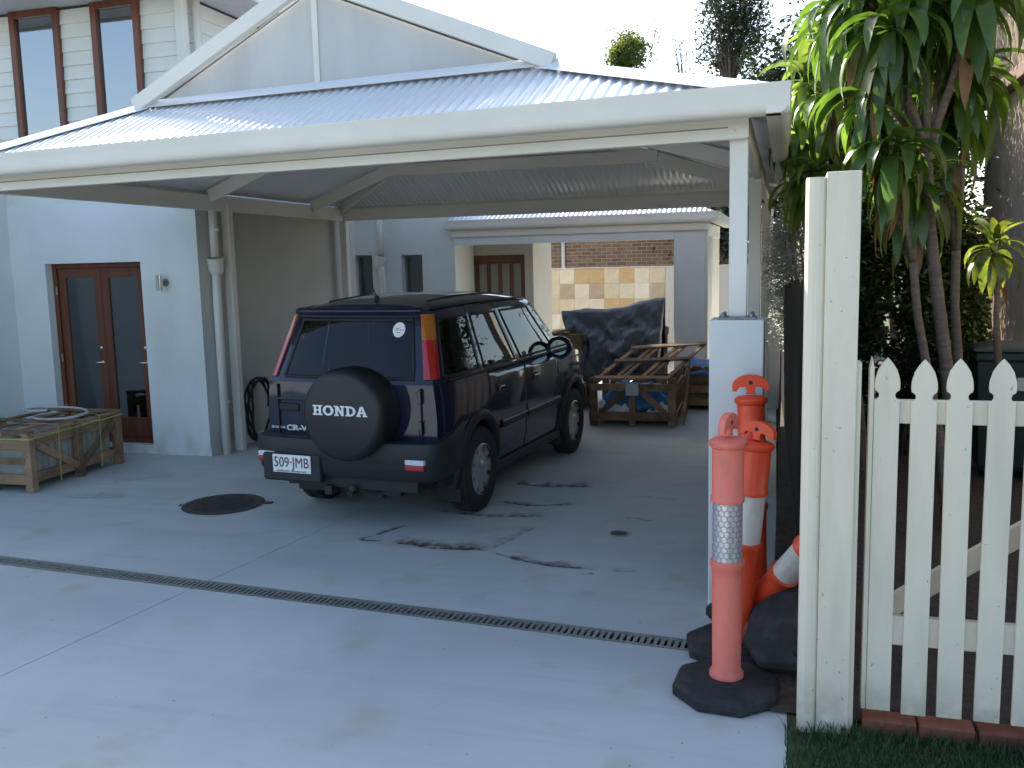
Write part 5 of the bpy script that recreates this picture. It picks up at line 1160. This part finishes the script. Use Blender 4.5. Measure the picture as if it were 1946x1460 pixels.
# leafy shrubs and trees made of leaf clumps
def leaf_cloud(pts, size, aspect=.5, seedv=1, jitter=.9):
    R_ = random.Random(seedv); vs = []; fs = []
    for (x, y, z) in pts:
        a = R_.uniform(0, 2*pi); e = R_.uniform(-.9, .7); d = Vector((cos(a)*cos(e), sin(a)*cos(e), sin(e))); s_ = d.cross(Vector((R_.uniform(-1, 1), R_.uniform(-1, 1), R_.uniform(.2, 1)))).normalized(); L = size*R_.uniform(.7, 1.3); w = L*aspect/2; n_ = d.cross(s_)
        b = len(vs); p = Vector((x, y, z)); vs += [p, p+d*L*.45+s_*w-n_*w*.25, p+d*L, p+d*L*.45-s_*w-n_*w*.25]; fs += [(b, b+1, b+2), (b, b+2, b+3)]
    m = MB(); m.v = [tuple(v) for v in vs]; m.f = fs; return m
def blob_pts(c, r, n, seedv, shell=.45, nclump=30, csize=.28):
    R_ = random.Random(seedv); out = []; cl = []
    for _ in range(nclump):
        while True:
            q = Vector((R_.uniform(-1, 1), R_.uniform(-1, 1), R_.uniform(-1, 1)))
            if shell < q.length < 1: break
        cl.append(q)
    for _ in range(n):
        q = R_.choice(cl)+Vector((R_.gauss(0, 1), R_.gauss(0, 1), R_.gauss(0, 1)))*csize
        out.append((c[0]+q.x*r[0], c[1]+q.y*r[1], c[2]+q.z*r[2]))
    return out
def shrub(name, base, c, r, n, size, mt, label, seedv, nclump=60, csize=.2, stems=6, cat='shrub', aspect=.5, core=True, group=None):
    base = Vector(base); t = empty(name, base, label=label, cat=cat, group=group); c = Vector(c)-base
    m = leaf_cloud(blob_pts(c, r, n, seedv, .35, nclump, csize), size, aspect, seedv); o = m.build('foliage', M[mt], t, fix=False); o['kind'] = 'stuff'
    R_ = random.Random(seedv+5)
    for k in range(stems):
        e = c+Vector((R_.uniform(-.7, .7)*r[0], R_.uniform(-.7, .7)*r[1], R_.uniform(-.2, .6)*r[2])); m = MB(); m.tube([(R_.uniform(-.1, .1), R_.uniform(-.1, .1), -.05), e*.5+Vector((.05, 0, 0)), e], [.03*max(1, r[2]*.6), .02*max(1, r[2]*.6), .008], 6); m.build('stem', M['bark_grey'], t, smooth=True)
    return t
shrub('hedge_shrub', (.95, 8.7, .35), (.92, 8.7, 1.75), (.62, .5, 1.35), 15000, .075, 'leaf_hedge', 'dense glossy dark green shrub between the gate post and the dracaena trunks', 21, 130, .12)
shrub('hedge_shrub', (1.45, 9.4, .35), (1.42, 9.4, 1.45), (.42, .4, 1.05), 9000, .075, 'leaf_hedge', 'glossy dark green shrub behind the wheelie bin', 22, 110, .12)
shrub('hedge_shrub', (.58, 9.4, .35), (.58, 9.4, 1.75), (.28, .5, 1.5), 7000, .075, 'leaf_hedge', 'narrow glossy shrub hidden mostly by the tall gate post', 23, 90, .13)
shrub('silver_shrub', (.25, 11.0, .35), (.10, 11.0, 1.95), (.42, .5, .75), 15000, .036, 'leaf_silver', 'small leaved silvery shrub behind the dark paling fence', 24, 70, .16)
def tree(name, base, c, r, n, size, mt, label, seedv, trunk_r=.12, limbs=9, nclump=26, csize=.17, aspect=.45, cat='tree', group=None, shell=.3):
    base = Vector(base); t = empty(name, base, label=label, cat=cat, group=group); c = Vector(c)-base; R_ = random.Random(seedv)
    fk = Vector((c.x*.6, c.y*.6, c.z-r[2]*.75)); m = MB(); m.tube([(0, 0, -.1), fk*.5+Vector((.1, 0, 0)), fk], [trunk_r, trunk_r*.8, trunk_r*.65], 10); m.build('trunk', M['bark_grey'], t, smooth=True)
    allp = []; mb = MB()
    for k in range(limbs):
        while True:
            q = Vector((R_.uniform(-1, 1), R_.uniform(-1, 1), R_.uniform(-.6, 1)))
            if .5 < q.length < 1: break
        e = c+Vector((q.x*r[0], q.y*r[1], q.z*r[2])); mid = fk.lerp(e, .5)+Vector((0, 0, .12*r[2])); ps = [fk, fk.lerp(mid, .55), mid, mid.lerp(e, .5), e]
        m = MB(); m.tube(ps, [trunk_r*.5, trunk_r*.38, trunk_r*.28, trunk_r*.18, trunk_r*.06], 6)
        for j in range(7):
            a = ps[2].lerp(e, R_.uniform(0, .9)); d = Vector((R_.gauss(0, 1)*r[0], R_.gauss(0, 1)*r[1], abs(R_.gauss(.3, .7))*r[2]))*.28; m.tube([a, a+d*.55+Vector((0, 0, .02)), a+d], [trunk_r*.13, trunk_r*.08, trunk_r*.03], 4); allp.append(a+d)
        allp.append(e); m.build('limb', M['bark_grey'], t, smooth=True)
    if n:
        pts = []
        for _ in range(n):
            a = R_.choice(allp); pts.append((a.x+R_.gauss(0, csize*r[0]), a.y+R_.gauss(0, csize*r[1]), a.z+R_.gauss(0, csize*r[2]*.8)))
        o = leaf_cloud(pts, size, aspect, seedv).build('crown', M[mt], t, fix=False); o['kind'] = 'stuff'
    return t
q = P(1197, 92, 30); tree('round_tree', (q.x, 30, -.06), (q.x, 30, q.z-.12), (.66, .62, .80), 5200, .12, 'leaf_bright', 'small rounded bright green tree showing above the carport roof', 31, .08, 14, csize=.20)
q = P(1388, 60, 30); tree('gum_tree', (q.x, 30, -.06), (q.x, 30, q.z+.1), (1.0, .9, 2.5), 7500, .13, 'leaf_gum', 'tall wispy gum tree with visible branches beyond the carport', 32, .10, 30, csize=.11)
q = P(1300, 110, 29); tree('bare_tree', (q.x, 29, -.06), (q.x, 29, q.z-.35), (.75, .5, 1.7), 260, .09, 'leaf_gum', 'nearly leafless spindly tree beside the tall gum', 33, .06, 18, csize=.2)
q = P(1492, 230, 17); tree('dark_tree', (q.x+.1, 17, -.06), (q.x+.12, 17, q.z-.4), (.75, .75, 1.75), 14000, .12, 'leaf_dark', 'dense dark green tree rising behind the right end of the carport', 34, .12, 22, csize=.30)
q = P(1440, 420, 22); tree('dark_tree', (q.x, 22, -.06), (q.x, 22, q.z-.2), (1.4, .9, 1.4), 9000, .14, 'leaf_dark', 'low dark tree behind the rear portico roof', 35, .12, 18, csize=.26)
for k, (x, y, h) in enumerate(((-22, -25, 3.4), (-13, -27, 4.0), (-5, -26, 3.3), (3, -25, 3.0), (11, -27, 4.2), (20, -25, 3.4))):
    tree('added_street_tree', (x, y, -.06), (x, y, h*.62), (3.4, 2.4, h*.52), 7000, .42, 'leaf_dark', 'unseen leafy tree added across the road to darken reflections', 40+k, .2, 20, csize=.30, group='added trees across the road')  # unseen row, added to darken reflections and cut sky light
tree('garden_tree', (1.2, 12.2, .3), (1.15, 12.2, 2.9), (.75, .8, 1.5), 9000, .10, 'leaf_dark', 'dark leafy garden tree behind the dracaena trunks', 36, .07, 20, csize=.28)
tree('garden_tree', (1.75, 13.6, .3), (1.65, 13.6, 3.6), (.6, .9, 1.9), 8000, .10, 'leaf_dark', 'slim dark garden tree beside the far end of the tan cladding', 37, .07, 20, csize=.28)
# lawn blades at the gate
R_ = random.Random(3); vs = []; fs = []
for _ in range(11000):
    x = R_.uniform(.02, 1.75); y = R_.uniform(3.0, 4.10); 
    if x < .08 and R_.random() < .5: continue
    h = R_.uniform(.02, .055)*(1.4 if y > 3.95 else 1); a = R_.uniform(0, 2*pi); w = .0026; l_ = R_.uniform(.2, .9)*h; b = len(vs); ca, sa = cos(a), sin(a)
    vs += [(x-sa*w, y+ca*w, -.002), (x+sa*w, y-ca*w, -.002), (x+ca*l_*.4-sa*w*.8, y+sa*l_*.4+ca*w*.8, h*.65), (x+ca*l_*.4+sa*w*.8, y+sa*l_*.4-ca*w*.8, h*.65), (x+ca*l_, y+sa*l_, h)]; fs += [(b, b+1, b+3, b+2), (b+2, b+3, b+4)]
M['blade'] = leafmat('lawn_blade', (.045, .095, .025), (.02, .05, .012), rough=.5, trans=.25, scale=3)
m = MB(); m.v = vs; m.f = fs; o = m.build('lawn', M['blade'], fix=False); tag(o, 'short green lawn in front of the picket gate', 'grass', kind='stuff')
